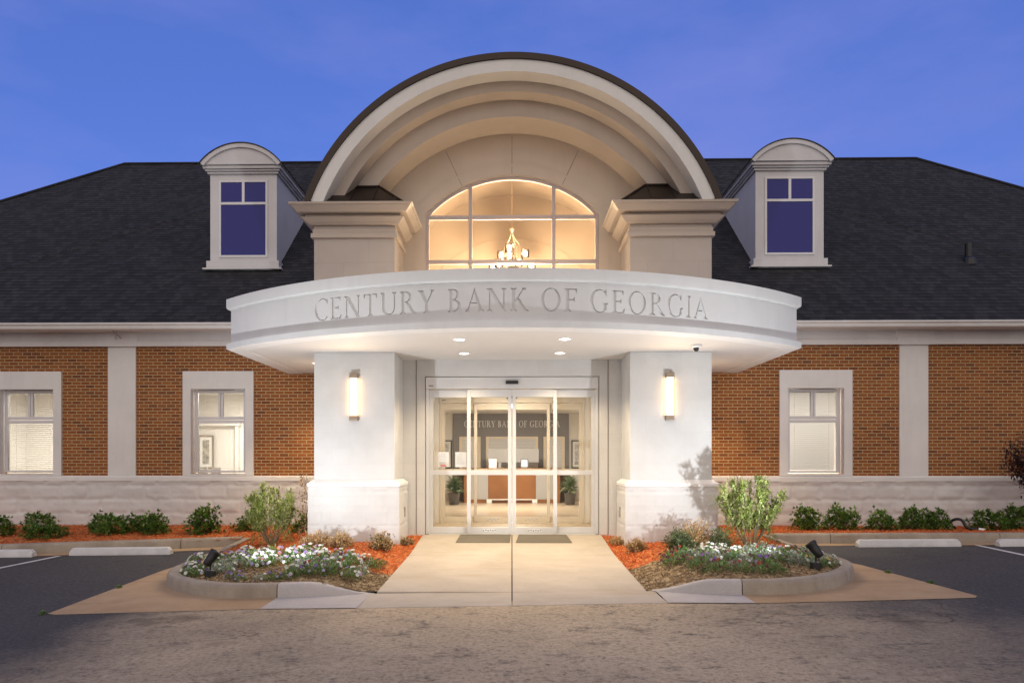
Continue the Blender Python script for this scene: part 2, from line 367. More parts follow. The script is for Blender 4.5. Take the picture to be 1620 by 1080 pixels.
def strip(path_a, path_b, lift, mat, name, zf=gz):
    m = MB(); n = len(path_a)
    m.add([(p[0], p[1], zf(p[0], p[1]) + lift) for p in path_a] + [(p[0], p[1], zf(p[0], p[1]) + lift) for p in path_b],
          [(i, i + 1, n + i + 1, n + i) for i in range(n - 1)])
    return tag(m.build(name, mat, smooth=True), kind='structure')
# island outlines (outer foot of the kerb)
ISL = {1: catmull([(1.72, -3.62), (2.2, -3.82), (2.74, -3.95), (3.35, -3.93), (3.95, -3.67), (4.45, -3.15), (4.72, -2.55), (4.76, -1.9), (4.74, -1.0), (4.76, -.1), (4.84, .72)], 5),
       -1: catmull([(-1.74, -3.52), (-2.3, -3.62), (-2.92, -3.68), (-3.6, -3.64), (-4.24, -3.34), (-4.72, -2.86), (-4.95, -2.3), (-5.0, -1.5), (-5.02, -.6), (-5.08, .2), (-5.15, .82)], 5)}
REAR = {1: [(4.84, .72), (9.4, .56), (13, .45), (20, .25)], -1: [(-5.15, .82), (-7.2, .42), (-9.28, .06), (-13, -.55), (-20, -1.6)]}
def offset(path, d):
    out = []
    for i, p in enumerate(path):
        a = Vector(path[max(i - 1, 0)][:2]); b = Vector(path[min(i + 1, len(path) - 1)][:2]); t = (b - a).normalized()
        out.append((p[0] - t.y * d, p[1] + t.x * d))
    return out
def kerb(path, side, h, name, mat, hf=None, width=.16, ph=0):
    path = [(p[0], p[1]) for p in path]; m = MB(); d = side
    prof = [(0, 0), (.012, .75), (.028, .96), (.05, 1), (width, 1), (width, -.6)]
    rings = [offset(path, o * d) for o, _ in prof]; k = len(prof)
    vs = []
    for i, p in enumerate(path):
        hh = h * (hf(i / (len(path) - 1)) if hf else 1)
        for r, (o, f) in zip(rings, prof): vs.append((r[i][0], r[i][1], gz(*p) + f * hh + (-.03 if f == 0 else 0)))
    fs = [(i * k + j, (i + 1) * k + j, (i + 1) * k + j + 1, i * k + j + 1) for i in range(len(path) - 1) for j in range(k - 1)]
    fs += [tuple(range(k)), tuple((len(path) - 1) * k + j for j in range(k))]
    m.add(vs, fs); o = m.build(name, mat); smooth_by_angle(o, 50); return tag(o, kind='structure')
KH = .175
for s in (1, -1):
    P = ISL[s]
    kerb(P[:11], s, KH, 'kerb', M['kerb2'], lambda t: sstep(0, .75, t))
    q = P[10:]; e = (q[0] - q[1]).normalized() * -.012
    kerb([q[0] + e] + q[1:], s, KH, 'kerb', M['kerb'])
    rp = []
    for a, b in zip(REAR[s], REAR[s][1:]):
        for i in range(8): rp.append((lerp(a[0], b[0], i / 8), lerp(a[1], b[1], i / 8)))
    cum = [0]
    for a, b in zip(rp, rp[1:]): cum.append(cum[-1] + math.dist(a, b))
    def atd(d):
        for i in range(len(rp) - 1):
            if d <= cum[i + 1]: u = (d - cum[i]) / (cum[i + 1] - cum[i]); return (lerp(rp[i][0], rp[i + 1][0], u), lerp(rp[i][1], rp[i + 1][1], u))
        return rp[-1]
    d0 = 0; first = 1.1
    while d0 < cum[-1] - .3:
        d1 = min(cum[-1], d0 + (first if d0 == 0 else 3.05)); kerb([atd(lerp(d0 + .006, d1 - .006, k / 6)) for k in range(7)], s, .185, 'kerb', M['kerb']); d0 = d1
    strip(rp, offset(rp, -.32 * s), .006, M['apron'], 'gutter')
# tan gutter apron round each island nose
def apron(poly, s, name):
    P = [(p[0], p[1]) for p in ISL[s]]
    outer = poly; n = 40; m = MB()
    def along(pl, t):
        L = [0]
        for a, b in zip(pl, pl[1:]): L.append(L[-1] + math.dist(a, b))
        T = t * L[-1]
        for i in range(len(pl) - 1):
            if T <= L[i + 1] + 1e-9: u = (T - L[i]) / (L[i + 1] - L[i]); return (lerp(pl[i][0], pl[i + 1][0], u), lerp(pl[i][1], pl[i + 1][1], u))
    P = offset(P, .03 * s)
    k = 8; vs = []
    for i in range(n + 1):
        a = along(P, i / n); b = along(outer, i / n)
        for j in range(k + 1):
            x, y = lerp(a[0], b[0], j / k), lerp(a[1], b[1], j / k); vs.append((x, y, gz(x, y) + .006))
    m.add(vs, [(i * (k + 1) + j, i * (k + 1) + j + 1, (i + 1) * (k + 1) + j + 1, (i + 1) * (k + 1) + j) for i in range(n) for j in range(k)])
    tag(m.build(name, M['apron'], smooth=True), kind='structure')
apron([(2.55, -4.40), (3.9, -4.37), (5.35, -4.30), (5.19, -1.85), (4.95, -.6), (4.88, .6)], 1, 'gutter')
apron([(-2.75, -4.24), (-4.0, -4.30), (-5.38, -4.37), (-5.42, -1.64), (-5.3, -.3), (-5.22, .7)], -1, 'gutter')
# walkway slabs and the pale gutter pan in front of them
HW = 1.70
def slab(x0, x1, y0, y1, name, zf, thick=.16, n=6):
    m = MB(); vs = []
    for j in range(n + 1):
        y = lerp(y0, y1, j / n)
        for x in (x0, x1): vs.append((x, y, zf(x, y)))
    for j in range(n + 1):
        y = lerp(y0, y1, j / n)
        for x in (x0, x1): vs.append((x, y, zf(x, y) - thick))
    q = 2 * (n + 1)
    fs = [(2 * j, 2 * j + 1, 2 * j + 3, 2 * j + 2) for j in range(n)] + [(q + 2 * j, q + 2 * j + 2, q + 2 * j + 3, q + 2 * j + 1) for j in range(n)]
    fs += [(2 * j, 2 * j + 2, q + 2 * j + 2, q + 2 * j) for j in range(n)] + [(2 * j + 1, q + 2 * j + 1, q + 2 * j + 3, 2 * j + 3) for j in range(n)]
    fs += [(0, q, q + 1, 1), (2 * n, 2 * n + 1, q + 2 * n + 1, q + 2 * n)]
    m.add(vs, fs); return tag(m.build(name, M['walk'], bevel=.008), kind='structure')
for x0, x1 in ((-HW, -.006), (.006, HW)):
    slab(x0, x1, -.897, .93, 'walkway', lambda x, y: walkz(y)); slab(x0, x1, -3.56, -.907, 'walkway', lambda x, y: walkz(y))
def panz(x, y):
    t = (y + 4.30) / .73; return lerp(gz(x, y) + .008, -.237 + .012 * x, max(0, min(1, t)) ** .8 if t > 0 else 0)
for x0, x1 in ((-1.78, -.006), (.006, 1.78)): slab(x0, x1, -4.30, -3.565, 'gutter', panz, .1, 4)
def pan2(x, y): return gz(x, y) + .009
for sx in (1, -1):
    P = offset([(p[0], p[1]) for p in ISL[sx][:11]], .04 * sx); A = [(1.785 * sx, P[0][1])] + [p for p in P if abs(p[0]) > 1.79]
    B = [(lerp(1.785 * sx, A[-1][0], i / (len(A) - 1)), -4.30 - (.10 if sx > 0 else -.04) * i / (len(A) - 1)) for i in range(len(A))]
    strip(A, B, .010, M['kerb2'], 'gutter')
for sx, pts in ((-1, ((-8.30, -1.35), (-8.05, -.12))), (1, ((8.2, -1.15), (8.39, .52)))):
    a, b = pts; strip([(a[0] - .05, a[1]), (b[0] - .05, b[1])], [(a[0] + .05, a[1]), (b[0] + .05, b[1])], .005, M['line'], 'parking_line')
for a, b in (((-8.9, -3.9), (-8.30, -1.35)), ((8.05, -4.2), (8.2, -1.15))):
    strip([(a[0] - .05, a[1]), (b[0] - .05, b[1])], [(a[0] + .05, a[1]), (b[0] + .05, b[1])], .005, M['line'], 'parking_line')

# mulch beds
def mz(x, y):
    ax = abs(x); base = gz(x, y) + KH - .035
    if y > .75 and ax > 4.7: return lerp(base, -.03, sstep(.9, 2.9, y)) + .02
    base = base + .05 * sstep(0, 1, max(0, min(1, (4.4 - ax) * 1.2)) * max(0, min(1, (y + 3.5) * 1.2)))
    base = lerp(base, -.03, sstep(-1.4, .1, y) * (1 - sstep(3.6, 4.6, ax)))
    return lerp(walkz(y) - .025, base, sstep(1.75, 2.5, ax))
ORANGE = [(.50, .105, .018), (.60, .15, .03), (.40, .075, .014), (.55, .20, .06)]; BROWN = [(.20, .125, .06), (.30, .20, .105), (.13, .08, .04), (.38, .28, .17)]
def zone(x, y): return (y + .25 * hsh(x * 2, y * 2) + (.35 if x < 0 else 0)) > -1.95
def bed(s):
    P = [(p[0], p[1]) for p in offset([(q[0], q[1]) for q in ISL[s]], .075 * s)]
    rear = offset(REAR[s], .075 * s)
    poly = [(1.70 * s, -3.45)] + P + rear[1:] + [(20 * s, 2.86), (3.52 * s, 2.86), (3.52 * s, 1.0), (1.70 * s, .94)]
    m = MB(); st = .055; idx = {}; cells = []
    x0 = 1.70
    for j in range(int((2.9 + 4.0) / st)):
        y = -4.0 + j * st
        for i in range(int((13.2 - x0) / st)):
            x = (x0 + i * st) * s; cx, cy = x + st / 2 * s, y + st / 2
            if abs(cx) > 5.3 and (i % 2 or j % 2) and False: continue
            if inpoly(cx, cy, poly): cells.append((i, j, cx, cy))
    def vid(i, j):
        if (i, j) not in idx:
            x, y = (x0 + i * st) * s, -4.0 + j * st
            idx[(i, j)] = len(m.v); m.v.append((x, y, mz(x, y) + .022 * hsh(x * 9, y * 9) + .014 * hsh(x * 23 + 7, y * 23)))
        return idx[(i, j)]
    for i, j, cx, cy in cells:
        f = (vid(i, j), vid(i + 1, j), vid(i + 1, j + 1), vid(i, j + 1)); c = random.choice(ORANGE if zone(cx, cy) else BROWN)
        m.f.append(f if s > 0 else f[::-1]); m.m.append(0); m.c.append(c)
    tag(m.build('mulch_bed', M['mulch'], smooth=True), kind='structure')
    ch = MB()
    for k in range(15000):
        i, j, cx, cy = random.choice(cells)
        if abs(cx) > 5.2 and random.random() < .35: continue
        x = cx + random.uniform(-.03, .03); y = cy + random.uniform(-.03, .03); z = mz(x, y) + .012 + .02 * hsh(x * 9, y * 9)
        if 1.93 < abs(x) < 3.66 and y > -.1: continue
        a = random.uniform(0, pi); L = random.uniform(.018, .05); W = random.uniform(.005, .011); tz = random.uniform(-.4, .4) * L
        dx, dy = cos(a) * L / 2, sin(a) * L / 2; px, py = -sin(a) * W / 2, cos(a) * W / 2; h = .008
        col = random.choice(ORANGE if zone(x, y) else BROWN); f = random.uniform(.7, 1.25); col = tuple(q * f for q in col)
        ch.add([(x - dx - px, y - dy - py, z - tz), (x + dx - px, y + dy - py, z + tz), (x + dx + px, y + dy + py, z + tz), (x - dx + px, y - dy + py, z - tz),
                (x - dx, y - dy, z - tz + h), (x + dx, y + dy, z + tz + h)], [(0, 1, 5, 4), (1, 2, 5), (2, 3, 4, 5), (3, 0, 4)], col)
    tag(ch.build('mulch_chips', M['chip']), 'orange and brown bark mulch chips spread over the planting bed', 'mulch', kind='stuff')
bed(1); bed(-1)

# ------------------------------------------------------------------ serif lettering
def ell(cx, cy, rx, ry, a0, a1, n=18): return [(cx + rx * cos(R(lerp(a0, a1, i / n))), cy + ry * sin(R(lerp(a0, a1, i / n)))) for i in range(n + 1)]
def glyph(ch):
    T, t, s, o = .118, .052, .028, .075; P = []
    rect = lambda x0, y0, x1, y1: P.append([(x0, y0), (x1, y0), (x1, y1), (x0, y1)])
    def ser(cx, w, y, d, oo=o): a, b = cx - w / 2, cx + w / 2; P.append([(a - oo, y), (b + oo, y), (b + oo, y + d * s), (b, y + d * s * 3.2), (a, y + d * s * 3.2), (a - oo, y + d * s)])
    def stem(cx, w, y0=0, y1=1, lo=1, hi=1):
        rect(cx - w / 2, y0, cx + w / 2, y1)
        if lo: ser(cx, w, y0, 1)
        if hi: ser(cx, w, y1, -1)
    def diag(x0, y0, x1, y1, w): P.append([(x0 - w / 2, y0), (x0 + w / 2, y0), (x1 + w / 2, y1), (x1 - w / 2, y1)])
    def band(out, inn): P.append(out + inn[::-1])
    if ch == 'I': stem(.16, T); return P, .32
    if ch == 'N': stem(.13, t, hi=0); ser(.09, t, 1, -1, .06); diag(.14, 1, .72, 0, T * 1.35); rect(.70, .0, .745, 1); ser(.722, t, 1, -1); return P, .86
    if ch == 'T': stem(.35, T, hi=0); rect(.03, .945, .67, 1); P.append([(.03, 1), (.03, .80), (.055, .80), (.12, .95)]); P.append([(.67, 1), (.58, .95), (.645, .80), (.67, .80)]); return P, .70
    if ch in 'EF':
        stem(.17, T, lo=1, hi=0); rect(.04, .95, .56, 1); P.append([(.56, 1), (.47, .955), (.535, .82), (.56, .82)]); rect(.2, .495, .46, .545); P.append([(.46, .64), (.40, .545), (.40, .495), (.46, .40)])
        if ch == 'E': rect(.04, 0, .58, .05); P.append([(.62, .22), (.595, .22), (.48, .045), (.58, 0)]); return P, .65
        return P, .58
    if ch == 'U': stem(.17, T, .30, 1, 0, 1); stem(.68, t, .30, 1, 0, 1); band(ell(.4085, .31, .2975, .32, 180, 360), ell(.4415, .31, .2125, .265, 180, 360)); return P, .80
    if ch == 'R': stem(.17, T); band(ell(.25, .745, .31, .255, 90, -90), ell(.25, .745, .19, .205, 90, -90)); rect(.2, .95, .26, 1); rect(.2, .49, .26, .54); diag(.36, .5, .66, 0.02, T * 1.2); P.append([(.59, .0), (.78, 0), (.78, .03), (.68, .09)]); return P, .76
    if ch == 'Y': diag(.12, 1, .36, .44, T * 1.15); diag(.64, 1, .385, .44, t * 1.1); rect(.31, 0, .428, .47); ser(.37, T, 0, 1); ser(.12, T, 1, -1, .06); ser(.63, t, 1, -1, .07); return P, .74
    if ch == 'B':
        stem(.17, T, lo=0, hi=0); rect(.04, .95, .26, 1); rect(.04, 0, .26, .05); rect(.2, .5, .26, .55)
        band(ell(.25, .755, .25, .245, 90, -90), ell(.25, .755, .14, .2, 90, -90)); band(ell(.25, .27, .33, .27, 90, -90), ell(.25, .27, .20, .222, 90, -90)); return P, .67
    if ch == 'A': P.append([(.07, 0), (.12, 0), (.40, .86), (.39, 1.03)]); P.append([(.36, .93), (.39, 1.03), (.735, 0), (.60, 0)]); rect(.22, .345, .52, .395); ser(.095, t, 0, 1, .06); ser(.668, T, 0, 1, .06); return P, .80
    if ch == 'K': stem(.17, T); diag(.24, .42, .60, 1, t * 1.2); ser(.60, t, 1, -1, .06); diag(.33, .56, .66, .02, T * 1.15); P.append([(.58, 0), (.80, 0), (.80, .03), (.68, .09)]); return P, .78
    if ch == 'O': band(ell(.43, .5, .40, .52, 90, 270, 20), ell(.43, .5, .29, .475, 90, 270, 20)); band(ell(.43, .5, .40, .52, 270, 450, 20), ell(.43, .5, .29, .475, 270, 450, 20)); return P, .87
    if ch in 'CG':
        band(ell(.44, .5, .41, .52, 48, 318, 26), ell(.46, .5, .30, .475, 48, 318, 26)); P.append([(.735, 1), (.71, 1), (.655, .86), (.69, .78), (.735, .72)])
        if ch == 'G': rect(.62, .12, .735, .42); ser(.68, T, .42, -1, .07); return P, .84
        return P, .76
    return P, .4
def layout(text, gap=.095, space=.42):
    x = 0; out = []
    for ch in text:
        if ch == ' ': x += space; continue
        P, adv = glyph(ch); out += [[(px + x, py) for px, py in p] for p in P]; x += adv + gap
    W = x - gap; return [[(px - W / 2, py) for px, py in p] for p in out], W
def ccw(p):
    a = sum(p[i][0] * p[(i + 1) % len(p)][1] - p[(i + 1) % len(p)][0] * p[i][1] for i in range(len(p))); return p if a > 0 else p[::-1]
def cdt(panels, holes):
    vs = []; fs = []; key = {}
    for p in panels + holes:
        f = []
        for q in ccw(p):
            k = (round(q[0], 5), round(q[1], 5))
            if k not in key: key[k] = len(vs); vs.append(Vector(k))
            if not f or f[-1] != key[k]: f.append(key[k])
        fs.append(f)
    v, e, f, ov, oe, of = delaunay_2d_cdt(vs, [], fs, 1, 1e-5, True)
    n = len(panels)
    return v, f, [any(i >= n for i in q) for q in of], [any(i < n for i in q) for q in of]
def relief(v, f, hole, depth, place, mb, floor=True, keep_outside=True):
    """front skin with sunk (depth>0) or raised (depth<0) letter shapes; place(u,w,d) -> 3d"""
    A = [place(p[0], p[1], 0) for p in v]; B = [place(p[0], p[1], depth) for p in v]; n = len(v)
    edge = {}
    faces = []
    for q, h in zip(f, hole):
        if h:
            if floor: faces.append(tuple(i + n for i in q))
            for a, b in zip(q, list(q[1:]) + [q[0]]): edge[(a, b)] = 1
        elif keep_outside: faces.append(tuple(q))
    for a, b in edge:
        if (b, a) not in edge: faces.append((a, b, b + n, a + n))
    mb.add(A + B, faces)

# ------------------------------------------------------------------ the bank building
B = thing('bank_building', 'brick bank with a white curved entrance canopy, big arched gable and dark shingle roof', 'building', (0, 0, 0))
B['_o'] = [0, 0, 0]
def panel_holes(mb, x0, x1, z0, z1, y0, y1, holes):
    X = sorted({x0, x1} | {h[k] for h in holes for k in (0, 1)}); Z = sorted({z0, z1} | {h[k] for h in holes for k in (2, 3)})
    X = [x for x in X if x0 <= x <= x1]; Z = [z for z in Z if z0 <= z <= z1]
    def solid(i, k):
        if not (0 <= i < len(X) - 1 and 0 <= k < len(Z) - 1): return False
        cx, cz = (X[i] + X[i + 1]) / 2, (Z[k] + Z[k + 1]) / 2
        return not any(h[0] < cx < h[1] and h[2] < cz < h[3] for h in holes)
    for i in range(len(X) - 1):
        for k in range(len(Z) - 1):
            if not solid(i, k): continue
            a, b, c, d = X[i], X[i + 1], Z[k], Z[k + 1]
            mb.add([(a, y0, c), (b, y0, c), (b, y0, d), (a, y0, d)], [(0, 1, 2, 3)]); mb.add([(a, y1, c), (b, y1, c), (b, y1, d), (a, y1, d)], [(3, 2, 1, 0)])
            if not solid(i - 1, k): mb.add([(a, y0, c), (a, y0, d), (a, y1, d), (a, y1, c)], [(0, 1, 2, 3)])
            if not solid(i + 1, k): mb.add([(b, y0, c), (b, y1, c), (b, y1, d), (b, y0, d)], [(0, 1, 2, 3)])
            if not solid(i, k - 1): mb.add([(a, y0, c), (a, y1, c), (b, y1, c), (b, y0, c)], [(0, 1, 2, 3)])
            if not solid(i, k + 1): mb.add([(a, y0, d), (b, y0, d), (b, y1, d), (a, y1, d)], [(0, 1, 2, 3)])
WY = 2.89; WX = 19.0
WINS = [(-10.78, 'blinds'), (-6.493, 'office'), (6.624, 'closed')]
WW, WH0, WH1 = .787, 1.07, 3.39        # surround half width / foot / head
FW, F0, F1 = .587, 1.153, 2.985        # frame
for s in (-1, 1):
    a, b = sorted((3.5 * s, WX * s))
    hs = [(c - FW - .03, c + FW + .03, F0 - .03, F1 + .03) for c, _ in WINS if c * s > 0]
    m = MB(); panel_holes(m, a, b, 1.02, 4.0, WY, WY + .22, hs); m.build('brick_wall', M['brick'], B)
    # split-face stone plinth with pitched faces
    m = MB(); nx_ = int((WX - 3.3) / .045) if False else int(9.6 / .032); nz_ = 38; vs = []
    for k in range(nz_ + 1):
        z = lerp(-.25, .965, k / nz_)
        for i in range(nx_ + 1):
            x = (3.3 + i * .032) * s
            row = math.floor((z + .06) / .31); u = ((x + .1) / .62 + (.5 if row % 2 else 0)); fu = u - math.floor(u); fz = (z + .06) / .31 - row
            ed = min(fu * .62, (1 - fu) * .62, fz * .31, (1 - fz) * .31)
            bid = math.floor(u) * 7.3 + row * 3.1
            d = .022 * sstep(0, .07, ed + .05 * hsh(x * 7 + bid, z * 7)) * (.35 + 1.2 * (hsh(x * 2.6 + bid, z * 5.1 + bid) + .5)) +   .020 * abs(hsh(x * 6 + bid, z * 8)) + .005 * hsh(x * 25, z * 25)
            vs.append((x, WY - .035 - d, z))
    W_ = nx_ + 1
    m.add(vs, [((k * W_ + i, k * W_ + i + 1, (k + 1) * W_ + i + 1, (k + 1) * W_ + i) if s > 0 else (k * W_ + i, (k + 1) * W_ + i, (k + 1) * W_ + i + 1, k * W_ + i + 1)) for k in range(nz_) for i in range(nx_)])
    m.box(12.9 * s, WX * s, WY - .05, WY, -.3, .965)
    m.build('stone_plinth', M['stone'], B, smooth=True)
    m = MB(); m.prism_x([(WY + .02, .967), (WY - .075, .967), (WY - .075, 1.055), (WY - .02, 1.085), (WY + .02, 1.085)], 3.3 * s, WX * s); m.build('water_table', M['trim'], B, bevel=.006)
    for c in ((8.746,) if s > 0 else (-8.647,)) + (12.9 * s, 16.0 * s):
        m = MB(); m.box(c - .312, c + .312, WY - .03, WY + .01, 1.086, 3.94); m.build('pilaster', M['trim'], B, bevel=.008)
    # frieze, soffit and gutter
    m = MB(); m.box(a, b, WY - .09, WY + .02, 3.935, 4.05); m.box(a, b, WY - .055, WY + .02, 4.051, 4.26)
    for c in ((8.746,) if s > 0 else (-8.647,)): m.box(c - .40, c + .40, WY - .10, WY - .03, 3.93, 4.24)
    m.build('frieze', M['trim'], B, bevel=.006)
    m = MB(); m.box(a, b, 2.36, WY - .05, 4.242, 4.27); m.build('eave_soffit', M['trim'], B)
    gt = MB(); gt.prism_x([(2.42, 4.225), (2.34, 4.225), (2.325, 4.25), (2.315, 4.29), (2.28, 4.325), (2.28, 4.352), (2.30, 4.352), (2.42, 4.30)], a, b)
    go = gt.build('gutter', M['trim'], B, bevel=.003)
    if s < 0:
        m = MB(); m.tube([(-8.69, 2.60, 4.24), (-8.60, 2.76, 4.10)], .012); m.tube([(-8.60, 2.60, 4.235), (-8.73, 2.77, 4.08)], .008); m.build('bracket', M['frame'], go)

# windows in the wings
for c, kind in WINS:
    m = MB(); panel_holes(m, c - WW, c + WW, 1.086, WH1, WY - .045, WY + .13, [(c - FW - .02, c + FW + .02, F0 - .035, F1 + .01)])
    wo = m.build('window', M['trim'], B, bevel=.006)
    f = MB(); y0, y1 = 2.985, 3.05
    f.box(c - FW, c - FW + .075, y0, y1, F0, F1); f.box(c + FW - .075, c + FW, y0, y1, F0, F1)
    f.box(c - FW + .076, c + FW - .076, y0, y1, F1 - .06, F1); f.box(c - FW + .076, c + FW - .076, y0, y1, F0, F0 + .04)
    f.box(c - FW + .076, c + FW - .076, y0 - .006, y1, 2.25, 2.315); f.box(c - FW + .076, c + FW - .076, y0, y1, 2.33, 2.395)
    f.box(c - .055, c - .006, y0, y1, 2.396, F1 - .061); f.box(c + .006, c + .055, y0, y1, 2.396, F1 - .061); f.box(c - .006, c + .006, y0 + .02, y1, 2.396, F1 - .061)
    f.build('frame', M['wframe'], wo, bevel=.005)
    m = MB(); m.box(c - FW + .07, c + FW - .07, 3.01, 3.016, F0 + .03, F1 - .05); m.build('pane', M['glass'], wo)

# main roof: stepped shingle courses on a hip
E0Y, E0Z, SL = 2.30, 4.335, .90; RY = 9.62; RZ = E0Z + SL * (RY - E0Y); RX0, RX1 = -12.45, 12.75
def roofz(y): return E0Z + SL * (y - E0Y)
m = MB(); nC = 68; uv = []
EX0, EX1 = RX0 - (RY - E0Y), RX1 + (RY - E0Y)
sl = sqrt(1 + SL * SL) * (RY - E0Y)
for k in range(nC):
    t0, t1 = k / nC, (k + 1) / nC; ya, yb = lerp(E0Y, RY, t0), lerp(E0Y, RY, t1); lift = .016
    x0a, x1a = lerp(EX0, RX0, t0), lerp(EX1, RX1, t0); x0b, x1b = lerp(EX0, RX0, t1), lerp(EX1, RX1, t1)
    m.add([(x0a, ya, roofz(ya) + lift), (x1a, ya, roofz(ya) + lift), (x1b, yb, roofz(yb) + .001), (x0b, yb, roofz(yb) + .001)], [(0, 1, 2, 3)])
    m.add([(x0a, ya, roofz(ya) - .01), (x1a, ya, roofz(ya) - .01), (x1a, ya, roofz(ya) + lift), (x0a, ya, roofz(ya) + lift)], [(0, 1, 2, 3)])
BKY = 2 * RY - E0Y
m.add([(EX0, E0Y, E0Z), (RX0, RY, RZ), (EX0, BKY, E0Z)], [(0, 1, 2)]); m.add([(EX1, E0Y, E0Z), (EX1, BKY, E0Z), (RX1, RY, RZ)], [(0, 1, 2)])
m.add([(EX0, BKY, E0Z), (RX0, RY, RZ), (RX1, RY, RZ), (EX1, BKY, E0Z)], [(0, 1, 2, 3)])
roof = m.build('roof', M['shingle'], B)
def uvroof(o):
    ul = o.data.uv_layers.new(name='UVMap')
    for p in o.data.polygons:
        for li in p.loop_indices:
            v = o.data.vertices[o.data.loops[li].vertex_index].co; n = p.normal
            if abs(n.x) > abs(n.y): ul.data[li].uv = (v.y, (v.z - E0Z) * sqrt(1 + 1 / SL / SL))
            else: ul.data[li].uv = (v.x, (v.z - E0Z) * sqrt(1 + 1 / SL / SL) + (.002 if abs(n.z) > .2 else -.05))
uvroof(roof)
m = MB(); m.tube([(RX0 + i * (RX1 - RX0) / 60, RY, RZ + .02) for i in range(61)], .05, 6)
for x, e in ((RX0, EX0), (RX1, EX1)): m.tube([(lerp(e, x, i / 40), lerp(E0Y, RY, i / 40), lerp(E0Z, RZ, i / 40) + .02) for i in range(41)], .05, 6)
def capline(xa, ya, xb, yb, n=46):     # raised line of cap shingles running up the slope
    for i in range(n):
        t0, t1 = i / n, (i + 1.15) / n; p = Vector((lerp(xa, xb, t0), lerp(ya, yb, t0), 0)); q = Vector((lerp(xa, xb, t1), lerp(ya, yb, t1), 0))
        p.z = roofz(p.y) + .045; q.z = roofz(q.y) + .030; d = (q - p).normalized(); nrm = Vector((0, -SL, 1)).normalized(); sd = d.cross(nrm) * .11
        m.add([p - sd - nrm * .02, p + nrm * .012, p + sd - nrm * .02, q + sd - nrm * .02, q + nrm * .012, q - sd - nrm * .02], [(0, 1, 4, 5), (1, 2, 3, 4), (2, 1, 0)])
capline(-12.9, 3.75, -5.2, 9.1); capline(13.3, 3.75, 5.3, 9.1)
rc = m.build('ridge_cap', M['shingle'], roof); uvroof(rc)
m = MB(); py = 4.35; m.lathe([(.075, -.2), (.075, .42), (.06, .42), (.06, .0)], 14, (10.9, py, roofz(py))); m.lathe([(.16, -.12), (.13, .04), (.08, .09)], 14, (10.9, py - .03, roofz(py)), cap=False)
m.build('vent_pipe', M['black'], roof)

# dormers
def dormer(cx):
    hw, y0 = .80, 4.10; zb, zt = roofz(y0) - .05, 8.25
    m = MB(); m.prism_x([(y0, zb), (y0, zt), (E0Y + (zt - E0Z) / SL + .3, zt)], cx - hw, cx + hw)
    d = m.build('dormer', M['dormer'], B)
    m = MB(); m.box(cx - hw - .07, cx + hw + .07, y0 - .07, y0 + .3, zb + .10, zb + .27); m.build('apron_board', M['dormer'], d, bevel=.008)
    m = MB(); m.box(cx - hw - .14, cx + hw + .14, y0 - .12, y0 + .2, zb + .055, zb + .095); m.build('sill', M['dormer'], d, bevel=.005)
    yb = E0Y + (8.6 - E0Z) / SL + .2
    m = MB()
    for z0, z1, o in ((8.25, 8.30, .05), (8.301, 8.345, .09), (8.346, 8.42, .13), (8.421, 8.45, .17)):
        m.box(cx - hw - o, cx + hw + o, y0 - o, yb, z0, z1)
    m.build('cornice', M['dormer'], d, bevel=.012)
    # barrel vault: segment of rise .50 over half width 1.03
    a, h = .96, .465; r = (a * a + h * h) / 2 / h; zc = 8.45 + h - r; an = math.asin(a / r)
    seg = [(cx + r * sin(lerp(-an, an, i / 28)), zc + r * cos(lerp(-an, an, i / 28))) for i in range(29)]
    m = MB(); m.prism_y(seg, y0 - .16, y0 + .1); m.build('tympanum', M['dormer'], d)
    m = MB(); m.arc_band(cx, zc, r - .10, r, y0 - .20, y0 - .16, pi / 2 - an, pi / 2 + an, 28); m.build('arch_trim', M['dormer'], d, bevel=.006)
    m = MB(); m.arc_band(cx, zc, r + .001, r + .02, y0 - .22, 8.1, pi / 2 - an - .02, pi / 2 + an + .02, 28); m.build('barrel_roof', M['bronze'], d)
    # window
    wx, z0, z1, zm = .535, 6.32, 8.06, 7.555
    m = MB(); y = y0 - .025
    m.box(cx - wx - .05, cx - wx, y, y0, z0 - .05, z1 + .05); m.box(cx + wx, cx + wx + .05, y, y0, z0 - .05, z1 + .05)
    m.box(cx - wx, cx + wx, y, y0, z1, z1 + .05); m.box(cx - wx, cx + wx, y, y0, z0 - .05, z0); m.box(cx - wx, cx + wx, y, y0, zm - .03, zm + .03); m.box(cx - .032, cx + .032, y, y0, zm + .03, z1)
    m.build('window_frame', M['wframe'], d, bevel=.004)
    m = MB(); m.box(cx - wx, cx + wx, y0 - .008, y0, z0, z1); m.build('window_pane', M['dglass'], d)
    return d
dormer(-6.42); dormer(6.555)

# entrance block behind the arch, and door wall
ZC = 4.62
for s in (-1, 1):
    m = MB(); m.box(2.10 * s, 3.53 * s, .951, 7.6, -.3, 5.85); m.build('entry_block', M['upper'], B)
